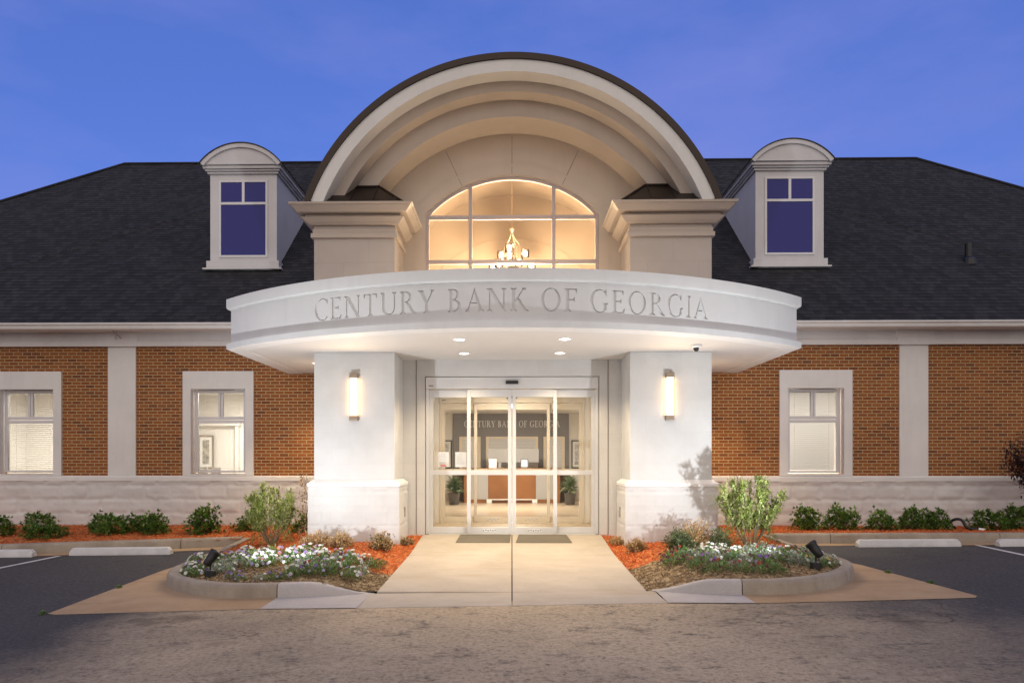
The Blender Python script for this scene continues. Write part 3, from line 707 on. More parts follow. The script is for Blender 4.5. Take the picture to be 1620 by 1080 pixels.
# piers
for s in (-1, 1):
    m = MB(); m.box(2.09 * s, 3.535 * s, 0, .949, -.3, 3.345); po = m.build('pier', M['pier'], B, bevel=.012)
    m = MB(); panel = m; a, b = sorted((2.0 * s, 3.628 * s))
    # pitched stone faces
    def stonebox(mb, x0, x1, y0, y1, z0, z1, st=.045):
        def skin(pf, nu, nv):
            vs = []
            for k in range(nv + 1):
                for i in range(nu + 1): vs.append(pf(i / nu, k / nv))
            mb.add(vs, [(k * (nu + 1) + i, k * (nu + 1) + i + 1, (k + 1) * (nu + 1) + i + 1, (k + 1) * (nu + 1) + i) for k in range(nv) for i in range(nu)])
        def rel(u, z):
            row = math.floor((z + .06) / .31); q = u / .62 + (.5 if row % 2 else 0); fu = q - math.floor(q); fz = (z + .06) / .31 - row
            ed = min(fu * .62, (1 - fu) * .62, fz * .31, (1 - fz) * .31); bid = math.floor(q) * 7.3 + row * 3.1
            return .010 * sstep(0, .05, ed) * (.4 + hsh(u * 3 + bid, z * 4 + bid) + .5) + .004 * hsh(u * 20, z * 20)
        nz2 = int((z1 - z0) / st); nx2 = int((x1 - x0) / st); ny2 = int((y1 - y0) / st)
        skin(lambda u, v: (lerp(x0, x1, u), y0 - rel(lerp(x0, x1, u), lerp(z0, z1, v)) * (1 if .01 < u < .99 else 0), lerp(z0, z1, v)), nx2, nz2)
        skin(lambda u, v: (x0 - rel(lerp(y1, y0, u) + 5, lerp(z0, z1, v)) * (1 if u < .99 else 0), lerp(y1, y0, u), lerp(z0, z1, v)), ny2, nz2)
        skin(lambda u, v: (x1 + rel(lerp(y0, y1, u) + 9, lerp(z0, z1, v)) * (1 if u > .01 else 0), lerp(y0, y1, u), lerp(z0, z1, v)), ny2, nz2)
    stonebox(m, a, b, -.06, .88, -.3, .955); m.build('pier_base', M['stone'] if False else M['pier'], po)
    m = MB(); x0, x1 = a - .015, b + .015; u0, u1 = sorted((2.088 * s, 3.537 * s))
    m.add([(x0, -.08, .956), (x1, -.08, .956), (x1, .9, .956), (x0, .9, .956), (x0, -.08, 1.01), (x1, -.08, 1.01), (x1, .9, 1.01), (x0, .9, 1.01), (u0 - .005, -.006, 1.075), (u1 + .005, -.006, 1.075), (u1 + .005, .93, 1.075), (u0 - .005, .93, 1.075)],
          [(3, 2, 1, 0), (0, 1, 5, 4), (1, 2, 6, 5), (2, 3, 7, 6), (3, 0, 4, 7), (4, 5, 9, 8), (5, 6, 10, 9), (6, 7, 11, 10), (7, 4, 8, 11)])
    m.build('pier_cap', M['trim'], po, bevel=.008)
    m = MB(); xx = 1.975 * s; m.box(xx, xx + .03 * s, .42, .54, .38, .56); m.build('outlet_box', M['plate'], po, bevel=.006)
    # upper pier with stepped cornice and bronze hip roof
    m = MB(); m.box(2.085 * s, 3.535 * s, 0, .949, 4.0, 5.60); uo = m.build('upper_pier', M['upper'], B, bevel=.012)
    m = MB()
    def ring(z0, z1, o0, o1):
        X0, X1 = sorted((2.085 * s, 3.535 * s)); vs = []
        for z, o in ((z0, o0), (z1, o1)): vs += [(X0 - o, -o, z), (X1 + o, -o, z), (X1 + o, .949 if s < 0 else 2.6, z), (X0 - o, .949 if s > 0 else 2.6, z)]
        m.add(vs, [(3, 2, 1, 0), (4, 5, 6, 7), (0, 1, 5, 4), (1, 2, 6, 5), (2, 3, 7, 6), (3, 0, 4, 7)])
    ring(5.375, 5.455, .045, .045); ring(5.456, 5.54, .018, .018)
    ring(5.60, 5.625, .06, .10); ring(5.626, 5.70, .10, .185); ring(5.701, 5.765, .12, .12)
    ring(5.766, 5.86, .24, .33); ring(5.861, 5.90, .345, .36)
    m.box(2.10 * s, 3.52 * s, .01, .94, 5.541, 5.60)
    m.build('cornice', M['upper' if False else 'arch'], uo, bevel=.006)
    # hip roof
    i0, o0 = 1.90 * s, 3.40 * s; i1 = 2.42 * s; zb, zr = 5.915, 6.40; yf, yr = -.26, .30
    m = MB()
    m.add([(o0, yf, zb), (i0, yf, zb), (i1, yr, zr), (3.6 * s, yr, zr), (i0, .948, zb), (i1, .948, zr), (3.6 * s, yf, zb)], [(6, 1, 2, 3), (1, 4, 5, 2), (2, 5, 3)])
    m.box(i0 + .0 * s, o0, yf - .012, yf + .02, 5.902, 5.925); m.box(i0 - .012 * s, i0 + .02 * s, yf - .012, .948, 5.902, 5.924)
    for xk in (2.05, 2.45, 2.85, 3.2):
        t = 1.0
        if xk < 2.42: t = (xk - 1.9) / .52
        p = Vector((xk * s, yf, zb)); q = Vector((xk * s, lerp(yf, yr, t), lerp(zb, zr, t))); n = Vector((0, -.66, .75))
        m.tube([p + n * .006, q + n * .006], .014, 6)
    m.tube([(i0, yf, zb + .01), (i1, yr, zr + .01)], .022, 6); m.tube([(i1, yr - .01, zr + .005), (3.3 * s, yr - .01, zr + .005)], .025, 6)
    for yk in (.1, .45, .75): m.tube([(i0, yk, zb + .008), (lerp(i0, i1, min(1, (yk + .26) / .56)), yk, lerp(zb, zr, min(1, (yk + .26) / .56)))], .012, 6)
    m.build('hip_roof', M['bronze'], uo)

# arch: three stepped rings, barrel roof, window wall
def aend(r): return math.asin((5.86 - ZC) / r)
AO = thing  # keep name short
rings = [(3.53, 3.735, -.33, 0.0, 'archface'), (3.35, 3.80, .001, .30, 'arch'), (3.05, 3.80, .301, .949, 'arch')]
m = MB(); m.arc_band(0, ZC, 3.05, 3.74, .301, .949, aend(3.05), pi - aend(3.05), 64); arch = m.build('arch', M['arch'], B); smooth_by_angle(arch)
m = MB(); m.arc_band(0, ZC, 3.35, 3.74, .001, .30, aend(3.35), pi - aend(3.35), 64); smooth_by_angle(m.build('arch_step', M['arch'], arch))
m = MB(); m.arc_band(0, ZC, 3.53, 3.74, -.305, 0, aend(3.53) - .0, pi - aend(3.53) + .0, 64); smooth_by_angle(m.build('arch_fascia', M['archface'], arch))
m = MB(); m.arc_band(0, ZC, 3.742, 3.85, -.335, 7.6, aend(3.53) - .01, pi - aend(3.53) + .01, 64)
for y in [-.2 + .5 * i for i in range(15)]: m.arc_band(0, ZC, 3.85, 3.875, y, y + .02, aend(3.53), pi - aend(3.53), 64)
smooth_by_angle(m.build('barrel_roof', M['bronze'], arch))
a_w = math.acos(1.66 / 2.25)
archwin = [(1.66, 4.0)] + [(2.25 * cos(lerp(a_w, pi - a_w, i / 32)), ZC + 2.25 * sin(lerp(a_w, pi - a_w, i / 32))) for i in range(33)] + [(-1.66, 4.0)]
big = [(2.095, 3.9)] + [(2.095, 6.4)] + [(3.1 * cos(lerp(.62, pi - .62, i / 32)), ZC + 3.1 * sin(lerp(.62, pi - .62, i / 32))) for i in range(33)] + [(-2.095, 6.4), (-2.095, 3.9)]
big = [(2.6, 3.9), (2.6, 6.3)] + [(3.1 * cos(lerp(.62, pi - .62, i / 32)), ZC + 3.1 * sin(lerp(.62, pi - .62, i / 32))) for i in range(33)] + [(-2.6, 6.3), (-2.6, 3.9)]
def cutpanel(mb, outer, hole, y0, y1):
    v, f, h, inn = cdt([outer], [hole])
    f2 = [q for q, hh, ii in zip(f, h, inn) if ii and not hh]; n = len(v); edge = {}
    for q in f2:
        for a, b in zip(q, list(q[1:]) + [q[0]]): edge[(a, b)] = 1
    fs = [tuple(q) for q in f2] + [tuple(i + n for i in q[::-1]) for q in f2] + [(a, a + n, b + n, b) for a, b in edge if (b, a) not in edge]
    mb.add([(p[0], y0, p[1]) for p in v] + [(p[0], y1, p[1]) for p in v], fs)
m = MB(); cutpanel(m, big, archwin, .952, 1.10); aw = m.build('arch_wall', M['arch'], B)
m = MB(); m.arc_band(0, ZC, 2.26, 2.47, .945, .951, .76, pi - .76, 40)
for s in (-1, 1): m.box(1.67 * s, 1.86 * s, .945, .951, 4.1, 6.15)
m.build('window_surround', M['arch'], aw)
for a in (90, 65, 115):
    m = MB(); m.add([((2.27 + k * .74) * cos(R(a)) + q * sin(R(a)), .9435 if k == 0 else .9505, ZC + (2.27 + k * .74) * sin(R(a)) - q * cos(R(a))) for k, q in ((0, -.004), (0, .004), (1, .004), (1, -.004))], [(0, 1, 2, 3)])
    m.build('control_joint', M['joint'], aw)
# arched window
m = MB(); y0, y1 = .99, 1.06
m.arc_band(0, ZC, 2.195, 2.249, y0, y1, a_w - .0, pi - a_w, 40)
for s in (-1, 1): m.box(1.60 * s, 1.659 * s, y0, y1, 4.0, ZC + sqrt(2.25 ** 2 - 1.659 ** 2) - .01)
for s in (-1, 1): m.box((.80 - .033) * s, (.80 + .033) * s, y0 - .01, y1, 4.0, ZC + sqrt(2.2 ** 2 - .64))
for z in (6.09, 5.235):
    for xa, xb in ((-1.60, -.834), (-.766, .766), (.834, 1.60)): m.box(xa, xb, y0 - .006, y1, z - .035, z + .035)
af = m.build('arched_window', M['frame'], B, bevel=.005)
m = MB(); m.prism_y([(x * .985, ZC + (z - ZC) * .985) for x, z in archwin], 1.025, 1.031); m.build('pane', M['glass'], af)

# entrance wall with door opening
m = MB(); panel_holes(m, -2.095, 2.095, -.3, 3.36, .952, 1.10, [(-1.672, 1.672, -.3, 3.03)]); dw = m.build('door_wall', M['pier'], B)
for s in (-1, 1):
    m = MB(); m.box(1.83 * s, 1.842 * s, .944, .953, 0, 3.34); m.build('control_joint', M['joint'], dw)

# canopy ------------------------------------------------------------------
CR, CY = 7.46, 5.19; half = 4.94; ang = math.asin(half / CR)
def cpath(off, n=64):
    pts = [(-half - off, 2.88), (-half - off, -.4)] if False else []
    r = CR + off; hx = half + off; an = math.asin(hx / r)
    pts = [(-hx, 2.88)] + [(r * sin(lerp(-an, an, i / n)), CY - r * cos(lerp(-an, an, i / n))) for i in range(n + 1)] + [(hx, 2.88)]
    return pts
def cband(mb, prof):     # profile (offset, z), swept round the front and both ends
    k = len(prof); P = [cpath(o) for o, _ in prof]; n = len(P[0]); vs = []
    for i in range(n): vs += [(P[j][i][0], P[j][i][1], prof[j][1]) for j in range(k)]
    mb.add(vs, [(i * k + j, (i + 1) * k + j, (i + 1) * k + (j + 1) % k, i * k + (j + 1) % k) for i in range(n - 1) for j in range(k)])
    return mb
m = MB(); cband(m, [(-.3, 4.195), (.0, 4.195), (.0, 4.06), (-.012, 4.03), (-.055, 4.015), (-.3, 4.015)]); can = m.build('canopy', M['canopy'], B); smooth_by_angle(can, 30)
m = MB(); cband(m, [(-.3, 3.43), (.0, 3.43), (.0, 3.335), (-.3, 3.335)]); smooth_by_angle(m.build('bottom_band', M['canopy'], can), 30)
FR = CR - .07; fhx = half - .07; fan = math.asin(fhx / FR)
text, TW = layout('CENTURY BANK OF GEORGIA'); sc = 6.30 / TW; BL = 3.585; CH = .335
tp = [[(x * sc - .03, BL + y * CH) for x, y in p] for p in text]
ue = FR * fan; nc = 90
cols = [[(lerp(-ue, ue, i / nc), 3.43), (lerp(-ue, ue, (i + 1) / nc), 3.43), (lerp(-ue, ue, (i + 1) / nc), 4.016), (lerp(-ue, ue, i / nc), 4.016)] for i in range(nc)]
v, f, h, _ = cdt(cols, tp)
m = MB(); relief(v, f, h, .024, lambda u, z, d: ((FR - d) * sin(u / FR), CY - (FR - d) * cos(u / FR), z), m)
for s in (-1, 1): m.add([(fhx * s, CY - sqrt(FR ** 2 - fhx ** 2), 3.43), (fhx * s, 2.88, 3.43), (fhx * s, 2.88, 4.016), (fhx * s, CY - sqrt(FR ** 2 - fhx ** 2), 4.016)], [(0, 1, 2, 3)])
m.build('lettered_fascia', M['canopy'], can)
P = cpath(-.29)
for name, z0, z1, mt in (('soffit', 3.345, 3.40, 'soffit'), ('deck', 4.10, 4.16, 'canopy')):
    m = MB(); n = len(P); vs = [(x, y, z0) for x, y in P] + [(x, y, z1) for x, y in P]
    m.add(vs, [tuple(range(n)), tuple(range(2 * n - 1, n - 1, -1))]); m.build(name, M[mt], can)

# sliding entrance door -----------------------------------------------------
def slider(Y, top, metal, name, zsub=0):
    m = MB(); m.box(-1.66, 1.66, Y, Y + .12, top - .225, top); m.box(-1.66, -1.60, Y + .02, Y + .12, 0, top - .226); m.box(1.60, 1.66, Y + .02, Y + .12, 0, top - .226); m.box(-1.60, 1.60, Y + .0, Y + .13, -.02, .006)
    fr = m.build(name, metal, B, bevel=.006)
    zt = top - .24
    def panel(x0, x1, y, label):
        q = MB(); L, Rr = x0 + .07, x1 - .07
        q.box(x0, L, y, y + .045, .012, zt); q.box(Rr, x1, y, y + .045, .012, zt)
        q.box(L, Rr, y, y + .045, zt - .145, zt); q.box(L, Rr, y, y + .045, .012, .135); q.box(L, Rr, y, y + .045, 1.138, 1.228)
        p = q.build('door_leaf' if label else 'sidelight', metal, fr, bevel=.004)
        g_ = MB(); g_.box(L, Rr, y + .019, y + .025, .13, zt - .14); g_.build('pane', M['glass'], fr)
        if label:
            t_ = MB(); t_.box((L + Rr) / 2 - .13, (L + Rr) / 2 + .13, y - .004, y, .055, .095)
            for k in range(6): t_.box((L + Rr) / 2 - .125 + .045 * k, (L + Rr) / 2 - .10 + .045 * k, y - .006, y - .004, .062 + .008 * (k % 2), .080 + .008 * (k % 2), m=1)
            t_.build('threshold_sticker', [M['white'], M['black']], fr)
    panel(-1.60, -.80, Y + .07, 0); panel(.80, 1.60, Y + .07, 0); panel(-.865, -.006, Y + .015, 1); panel(.006, .865, Y + .015, 1)
    m = MB(); m.box(-.12, .12, Y - .05, Y, top - .135, top - .075); m.box(-.10, .10, Y - .054, Y - .05, top - .122, top - .092); m.build('motion_sensor', M['black'], fr, bevel=.01)
    m = MB(); m.box(-1.60, -1.51, Y - .006, Y, top - .18, top - .155); m.build('maker_plate', M['plate'], fr)
    return fr
slider(.985, 3.02, M['alu'], 'sliding_door')
slider(3.40, 2.96, M['vest'], 'inner_door')

# ------------------------------------------------------------------ inside the entrance
m = MB()
for s in (-1, 1): m.box(1.76 * s, 1.85 * s, 1.12, 3.38, 0, 3.1)
m.box(-1.85, 1.85, 1.12, 3.38, 3.101, 3.16); m.build('vestibule_wall', M['vest'], B)
m = MB(); m.box(-3.4, 3.4, 1.12, 12.45, -.08, -.004); m.build('lobby_floor', M['floor'], B)
m = MB(); panel_holes(m, -3.4, 3.4, 0, 3.1, 3.42, 3.5, [(-1.665, 1.665, 0, 2.965)]); m.box(-3.48, -3.4, 3.5, 12.4, 0, 3.1); m.box(3.4, 3.48, 3.5, 12.4, 0, 3.1); m.box(-3.4, 3.4, 12.32, 12.4, 0, 3.1); m.build('lobby_wall', M['room'], B)
m = MB(); m.box(-3.48, 3.48, 3.5, 12.4, 3.101, 3.16); m.build('lobby_ceiling', M['white'], B)
m = MB(); m.box(-2.12, 2.03, 12.26, 12.318, 0, 3.1); acc = m.build('accent_wall', M['accent'], B)
text2, TW2 = layout('CENTURY BANK OF GEORGIA'); s2 = 3.42 / TW2
tp2 = [[(x * s2, 2.62 + y * .225) for x, y in p] for p in text2]
v, f, h, _ = cdt([], tp2); m = MB(); relief(v, f, h, -.02, lambda u, z, d: (u, 12.258 + d, z), m, keep_outside=False); m.build('lettering', M['sill'], acc)
for xc, hw in ((0, .93), (-1.5, .38), (1.5, .38)):
    m = MB(); m.box(xc - hw, xc - hw + .1, 12.2, 12.258, 1.0, 2.28); m.box(xc + hw - .1, xc + hw, 12.2, 12.258, 1.0, 2.28); m.box(xc - hw + .1, xc + hw - .1, 12.2, 12.258, 2.2, 2.28)
    wf = m.build('lobby_window', M['ltrim'], B)
    m = MB()
    for k in range(24): z = 1.02 + k * .05; m.add([(xc - hw + .1, 12.235, z), (xc + hw - .1, 12.235, z), (xc + hw - .1, 12.225, z + .044), (xc - hw + .1, 12.225, z + .044)], [(0, 1, 2, 3)])
    m.build('blind', M['slat'], wf)
# foyer with barrel vault behind the arched window
m = MB(); VR, VZ = 3.0, 4.72
m.arc_band(0, VZ, VR, VR + .06, 1.12, 4.2, .0, pi, 48); m.box(-VR - .06, -VR, 1.12, 4.2, 3.2, VZ); m.box(VR, VR + .06, 1.12, 4.2, 3.2, VZ); m.box(-VR, VR, 1.12, 4.2, 3.17, 3.21)
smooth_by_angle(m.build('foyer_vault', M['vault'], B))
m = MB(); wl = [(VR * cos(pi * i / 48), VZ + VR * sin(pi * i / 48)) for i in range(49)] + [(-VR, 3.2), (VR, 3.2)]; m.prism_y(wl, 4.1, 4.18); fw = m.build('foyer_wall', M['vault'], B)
m = MB(); m.arc_band(0, VZ - .35, 2.3, 2.335, 4.085, 4.1, .5, pi - .5, 48)
for s in (-1, 1): m.box(2.015 * s, 2.05 * s, 4.085, 4.1, 3.3, 5.47)
m.build('wall_moulding', M['vault'], fw)
# chandelier
C0 = (0, 2.45, 5.35)
ch = thing('chandelier', 'two tier chandelier with clear glass drum shades hanging in the arched window', 'chandelier', C0, world=True)
m = MB(); m.tube([(0, 2.45, 7.70), (0, 2.45, 6.42)], .007, 6); m.lathe([(.07, 0), (.07, .02), (.01, .05)], 12, (0, 2.45, 7.66)); m.lathe([(.02, -.08), (.05, -.02), (.055, .0), (.03, .05), (.01, .09)], 12, (0, 2.45, 6.36))
for k in range(4):
    a = R(45 + 90 * k + 12); d = Vector((cos(a), sin(a), 0))
    pts = [Vector((0, 2.45, z)) + d * r for r, z in ((.02, 6.33), (.04, 6.22), (.10, 6.09), (.19, 5.98), (.20, 5.75), (.20, 5.42))]
    m.tube(catmull(pts, 4), .0055, 6)
m.lathe([(.205, 5.53), (.215, 5.53), (.215, 5.55), (.205, 5.55)], 24, (0, 2.45, 0)); m.lathe([(.205, 5.4), (.215, 5.4), (.215, 5.42), (.205, 5.42)], 24, (0, 2.45, 0))
m.build('body', M['lamp'], ch)
spots = [(R(20 + 120 * k), .30, 5.80) for k in range(3)] + [(R(-110), .16, 5.68)] + [(R(50 + 60 * k), .42, 5.47) for k in range(6)]
for a, r, z in spots:
    x, y = r * cos(a), 2.45 + r * sin(a)
    m = MB(); m.lathe([(.0, -.015), (.085, -.01), (.09, .0), (.09, .14), (.084, .14), (.084, .004)], 18, (x, y, z), cap=False); m.build('shade', M['glass'], ch, smooth=True)
    m = MB(); m.lathe([(.005, .01), (.036, .03), (.042, .07), (.028, .11), (.002, .13)], 12, (x, y, z)); m.build('bulb', M['bulb'], ch, smooth=True)
def light(name, kind, loc, energy, col, parent=None, rad=.05, **k):
    l = bpy.data.lights.new(name, kind); l.energy = energy; l.color = col
    if kind in ('POINT', 'SPOT'): l.shadow_soft_size = rad
    for a, vv in k.items():
        if a != 'rot': setattr(l, a, vv)
    o = bpy.data.objects.new(name, l); COL.objects.link(o)
    o.location = loc
    if parent:
        o.parent = parent; q = parent.get('_o')
        if q is not None: o.location = Vector(loc) - Vector(q)
    if 'rot' in k: o.rotation_euler = k['rot']
    return o
light('chandelier_and_fill_light', 'POINT', (0, 2.45, 6.15), 60, (1, .70, .40), ch, .25)
light('chandelier_and_fill_light', 'POINT', (0, 1.45, 4.60), 1900, (1, .72, .44), ch, .25)  # added unseen lamp, low behind the glass, to warm the arch soffits

# lobby lamps (ceiling fixtures seen through the doors)
def ceiling_lamp(x, y, z, w, d, e, col, label):
    t = thing('ceiling_light', label, 'ceiling light', (x, y, z), world=True)
    m = MB(); m.lathe([(w * .5, 0), (w * .52, -.05), (w * .50, -.05)], 28, (x, y, z)) ; m.build('rim', M['alu'], t, smooth=False)
    m = MB(); m.lathe([(w * .485, -.052), (w * .42, -.075), (.01, -.09)], 28, (x, y, z)); m.build('diffuser', M['down'], t, smooth=True)
    o = light('lamp', 'AREA', (x, y, z - .12), e, col, t, size=w, shape='DISK'); return t
ceiling_lamp(.0, 8.2, 3.1, .9, .9, 215, (1, .90, .74), 'round lit ceiling lamp over the lobby seen through the glass doors')
ceiling_lamp(.0, 2.2, 3.1, .4, .4, 60, (1, .82, .58), 'small lit ceiling lamp inside the entrance vestibule')
# offices behind the wing windows
for c, x0, x1, e, lab in ((-6.49, -8.56, -3.6, 92, 'lit ceiling lamp in the office behind the window left of the entrance'), (-10.78, -13.2, -8.6, 88, 'lit ceiling lamp in the office at the far left end'), (6.62, 3.6, 8.9, 140, 'lit ceiling lamp in the office right of the entrance')):
    m = MB(); m.box(x0, x1, 6.2, 6.3, 0, 3.2); m.box(x0 - .08, x0, 3.12, 6.3, 0, 3.2); m.box(x1, x1 + .08, 3.12, 6.3, 0, 3.2); m.box(x0, x1, 3.12, 6.2, 3.2, 3.26); m.box(x0, x1, 3.12, 6.2, -.02, 0)
    if c == -6.49:
        m.box(-7.42, -7.34, 6.05, 6.199, 0, 2.35); m.box(-8.5, -7.30, 6.02, 6.199, 2.351, 2.47); m.box(-6.98, -6.93, 6.14, 6.199, 0, 3.1); m.box(-6.78, -6.70, 6.185, 6.199, 1.25, 1.38)
    if c == -10.78: m.box(-11.15, -11.07, 5.4, 6.199, 0, 3.2); m.box(-10.70, -10.2, 5.0, 6.199, 0, 3.19)
    m.build('office_wall', M['room'], B)
    ceiling_lamp(c, 4.5, 3.19, .6, .6, e, (1, .93, .82), lab)
# blinds
def blind(c, tilt, z0, label, xs=((-.52, .52),)):
    t = thing('window_blind', label, 'blind', (c, 3.10, z0), world=True)
    m = MB(); zz = 2.93
    while zz > z0:
        for a, b in xs:
            dy, dz = .025 * cos(tilt), .025 * sin(tilt)
            m.add([(c + a, 3.10 - dy, zz - dz), (c + b, 3.10 - dy, zz - dz), (c + b, 3.10 + dy, zz + dz), (c + a, 3.10 + dy, zz + dz)], [(0, 1, 2, 3)])
        zz -= .046
    m.build('slats', M['slat'], t)
    m = MB(); m.box(c - .53, c + .53, 3.07, 3.13, 2.95, 3.0); m.build('headrail', M['slat'], t)
    m = MB()
    for q in (-.38, .38): m.tube([(c + q, 3.072, 2.95), (c + q, 3.072, z0)], .0025, 4)
    m.build('cord', M['slat'], t)
blind(6.624, R(58), 1.2, 'closed white slat blind behind the window right of the entrance')
blind(-10.78, R(14), 1.2, 'half open white slat blind in the window at the left edge')
blind(-6.493, R(3), 1.2, 'open white slat blind in the window left of the entrance')

def picture(x0, x1, z0, z1, y, label, fcol='black', tone=(.45, .44, .42)):
    t = thing('framed_picture', label, 'picture', ((x0 + x1) / 2, y, z0), world=True)
    m = MB(); w_ = .04
    m.box(x0, x0 + w_, y, y + .03, z0, z1); m.box(x1 - w_, x1, y, y + .03, z0, z1); m.box(x0 + w_, x1 - w_, y, y + .03, z1 - w_, z1); m.box(x0 + w_, x1 - w_, y, y + .03, z0, z0 + w_); m.build('frame', M[fcol], t)
    m = MB(); m.box(x0 + w_, x1 - w_, y + .015, y + .025, z0 + w_, z1 - w_); m.build('mount', M['white'], t)
    mm, tt, b, _, L = newmat('print'); L.new(ramp(tt, noise(tt, objco(tt), 9, 6, .7), [(.3, tuple(q * .25 for q in tone)), (.5, tone), (.7, tuple(min(1, q * 1.7) for q in tone))]), b.inputs[0])
    m = MB(); m.box(x0 + w_ * 3, x1 - w_ * 3, y + .011, y + .015, z0 + w_ * 3.2, z1 - w_ * 3.2); m.build('print', mm, t)
picture(-2.85, -2.15, 1.15, 2.15, 12.25, 'black framed picture on the lobby wall left of the charcoal panel', 'black', (.5, .5, .5))
picture(2.12, 2.82, 1.15, 2.15, 12.25, 'black framed picture on the lobby wall right of the charcoal panel', 'black', (.5, .5, .5))
picture(-8.46, -8.04, 1.20, 2.10, 6.13, 'gold framed picture on the office wall seen through the left window', 'lamp', (.40, .38, .32))

# lobby furniture
dk = thing('reception_desk', 'cherry wood reception desk with grey side panels in the bank lobby', 'desk', (0, 10.8, 0), world=True)
m = MB(); m.box(-1.66, 1.66, 10.75, 11.5, 1.10, 1.17); m.build('top', M['wood'], dk, bevel=.01)
m = MB(); m.box(-.80, .80, 10.86, 11.2, .12, 1.09); m.box(-1.62, -1.50, 10.86, 11.4, .0, 1.09); m.box(1.50, 1.62, 10.86, 11.4, .0, 1.09); m.box(-1.49, 1.49, 10.89, 11.2, 0, .115); m.build('front_panel', M['wood'], dk, bevel=.006)
for s in (-1, 1):
    m = MB(); m.box(.805 * s, 1.495 * s, 10.88, 11.2, .12, 1.09); m.build('side_panel', M['grey'], dk)
m = MB(); m.box(-.78, .78, 10.80, 10.855, .10, .13); m.box(-.85, -.68, 10.76, 10.86, .0, .13); m.box(.68, .85, 10.76, 10.86, 0, .13); m.build('foot_rail', M['white'], dk)
for x, lab, fm in ((-.65, 'white card in a clear holder on the left of the reception desk', 'white'), (.42, 'white card in a black stand on the reception desk', 'black')):
    t = thing('desk_sign', lab, 'desk sign', (x, 10.8, 1.17), world=True)
    m = MB(); m.add([(x - .13, 10.82, 1.171), (x + .13, 10.82, 1.171), (x + .13, 10.90, 1.48), (x - .13, 10.90, 1.48), (x - .13, 10.90, 1.171), (x + .13, 10.90, 1.171)], [(0, 1, 2, 3), (3, 2, 5, 4)]); m.build('stand', M[fm], t)
    m = MB(); m.add([(x - .10, 10.824, 1.21), (x + .10, 10.824, 1.21), (x + .10, 10.884, 1.45), (x - .10, 10.884, 1.45)], [(0, 1, 2, 3)]); m.build('card', M['white'], t)
for x, lab in ((-.42, 'pale computer monitor behind the reception desk on the left'), (.50, 'pale computer monitor behind the reception desk on the right')):
    t = thing('monitor', lab, 'monitor', (x, 11.35, 1.0), world=True)
    m = MB(); m.box(x - .42, x + .42, 11.30, 11.34, 1.36, 1.82); m.build('screen', M['grey'], t, bevel=.01); m = MB(); m.box(x - .05, x + .05, 11.31, 11.35, 1.171, 1.36); m.box(x - .14, x + .14, 11.22, 11.42, 1.171, 1.185); m.build('stand', M['grey'], t)
for s, lab in ((-1, 'brown upholstered armchair behind the left potted plant'), (1, 'brown upholstered armchair behind the right potted plant')):
    x = 1.75 * s; y = 11.5
    t = thing('armchair', lab, 'armchair', (x, y, 0), world=True)
    m = MB(); m.box(x - .28, x + .28, y - .25, y + .25, .38, .50); m.build('seat', M['chair'], t, bevel=.03)
    m = MB(); m.prism_x([(y + .2, .45), (y + .3, .45), (y + .38, 1.0), (y + .30, 1.0)], x - .28, x + .28); m.build('backrest', M['chair'], t, bevel=.02)
    for a in (-1, 1):
        for b in (-1, 1):
            m = MB(); m.tube([(x + .25 * a, y + .22 * b, 0), (x + .25 * a, y + .22 * b, .38)], .02, 8); m.build('leg', M['wood'], t)
        m = MB(); m.box(x + .28 * a, x + .33 * a, y - .25, y + .28, .60, .64); m.build('armrest', M['wood'], t)
GREEN = [(.045, .095, .025), (.06, .13, .03), (.035, .075, .02), (.08, .15, .045)]
for s, lab in ((-1, 'leafy plant in a charcoal pot inside the doors, left of the desk'), (1, 'leafy plant in a charcoal pot inside the doors, right of the desk')):
    x, y = 1.87 * s, 9.9
    t = thing('potted_plant', lab, 'potted plant', (x, y, 0), world=True)
    m = MB(); m.lathe([(.13, 0), (.15, .02), (.19, .36), (.20, .38), (.18, .38), (.16, .33)], 20, (x, y, 0)); m.build('pot', M['pot'], t, smooth=True)
    m = MB()
    for k in range(150):
        a = random.uniform(0, 2 * pi); e = random.uniform(.1, 1.5); d = Vector((cos(a) * cos(e), sin(a) * cos(e), sin(e)))
        m.leaf(Vector((x, y, .38 + random.uniform(0, .2))) + d * .05, d, Vector((0, 0, 1)), random.uniform(.30, .50), .075, .25, random.uniform(.1, .4), random.choice([(.24, .32, .19), (.34, .40, .27), (.13, .2, .10)]))
    m.build('foliage', M['leaf'], t)
for x, lab in ((-7.75, 'grey slat backed office chair seen low in the left office window, left of the pair'), (-7.42, 'grey slat backed office chair seen low in the left office window, right of the pair')):
    t = thing('office_chair', lab, 'chair', (x, 4.6, 0), world=True)
    m = MB(); m.box(x - .22, x + .22, 4.4, 4.85, .42, .48); m.build('seat', M['chair'], t, bevel=.02)
    m = MB()
    for k in range(5): m.box(x - .10, x + .10, 4.86, 4.89, .72 + .11 * k, .80 + .11 * k)
    m.box(x - .12, x - .10, 4.86, 4.89, .48, 1.25); m.box(x + .10, x + .12, 4.86, 4.89, .48, 1.25); m.build('backrest', M['grey'], t)
    for a in (-1, 1):
        for b in (4.42, 4.83): m = MB(); m.tube([(x + .2 * a, b, 0), (x + .2 * a, b, .42)], .015, 8); m.build('leg', M['plate'], t)
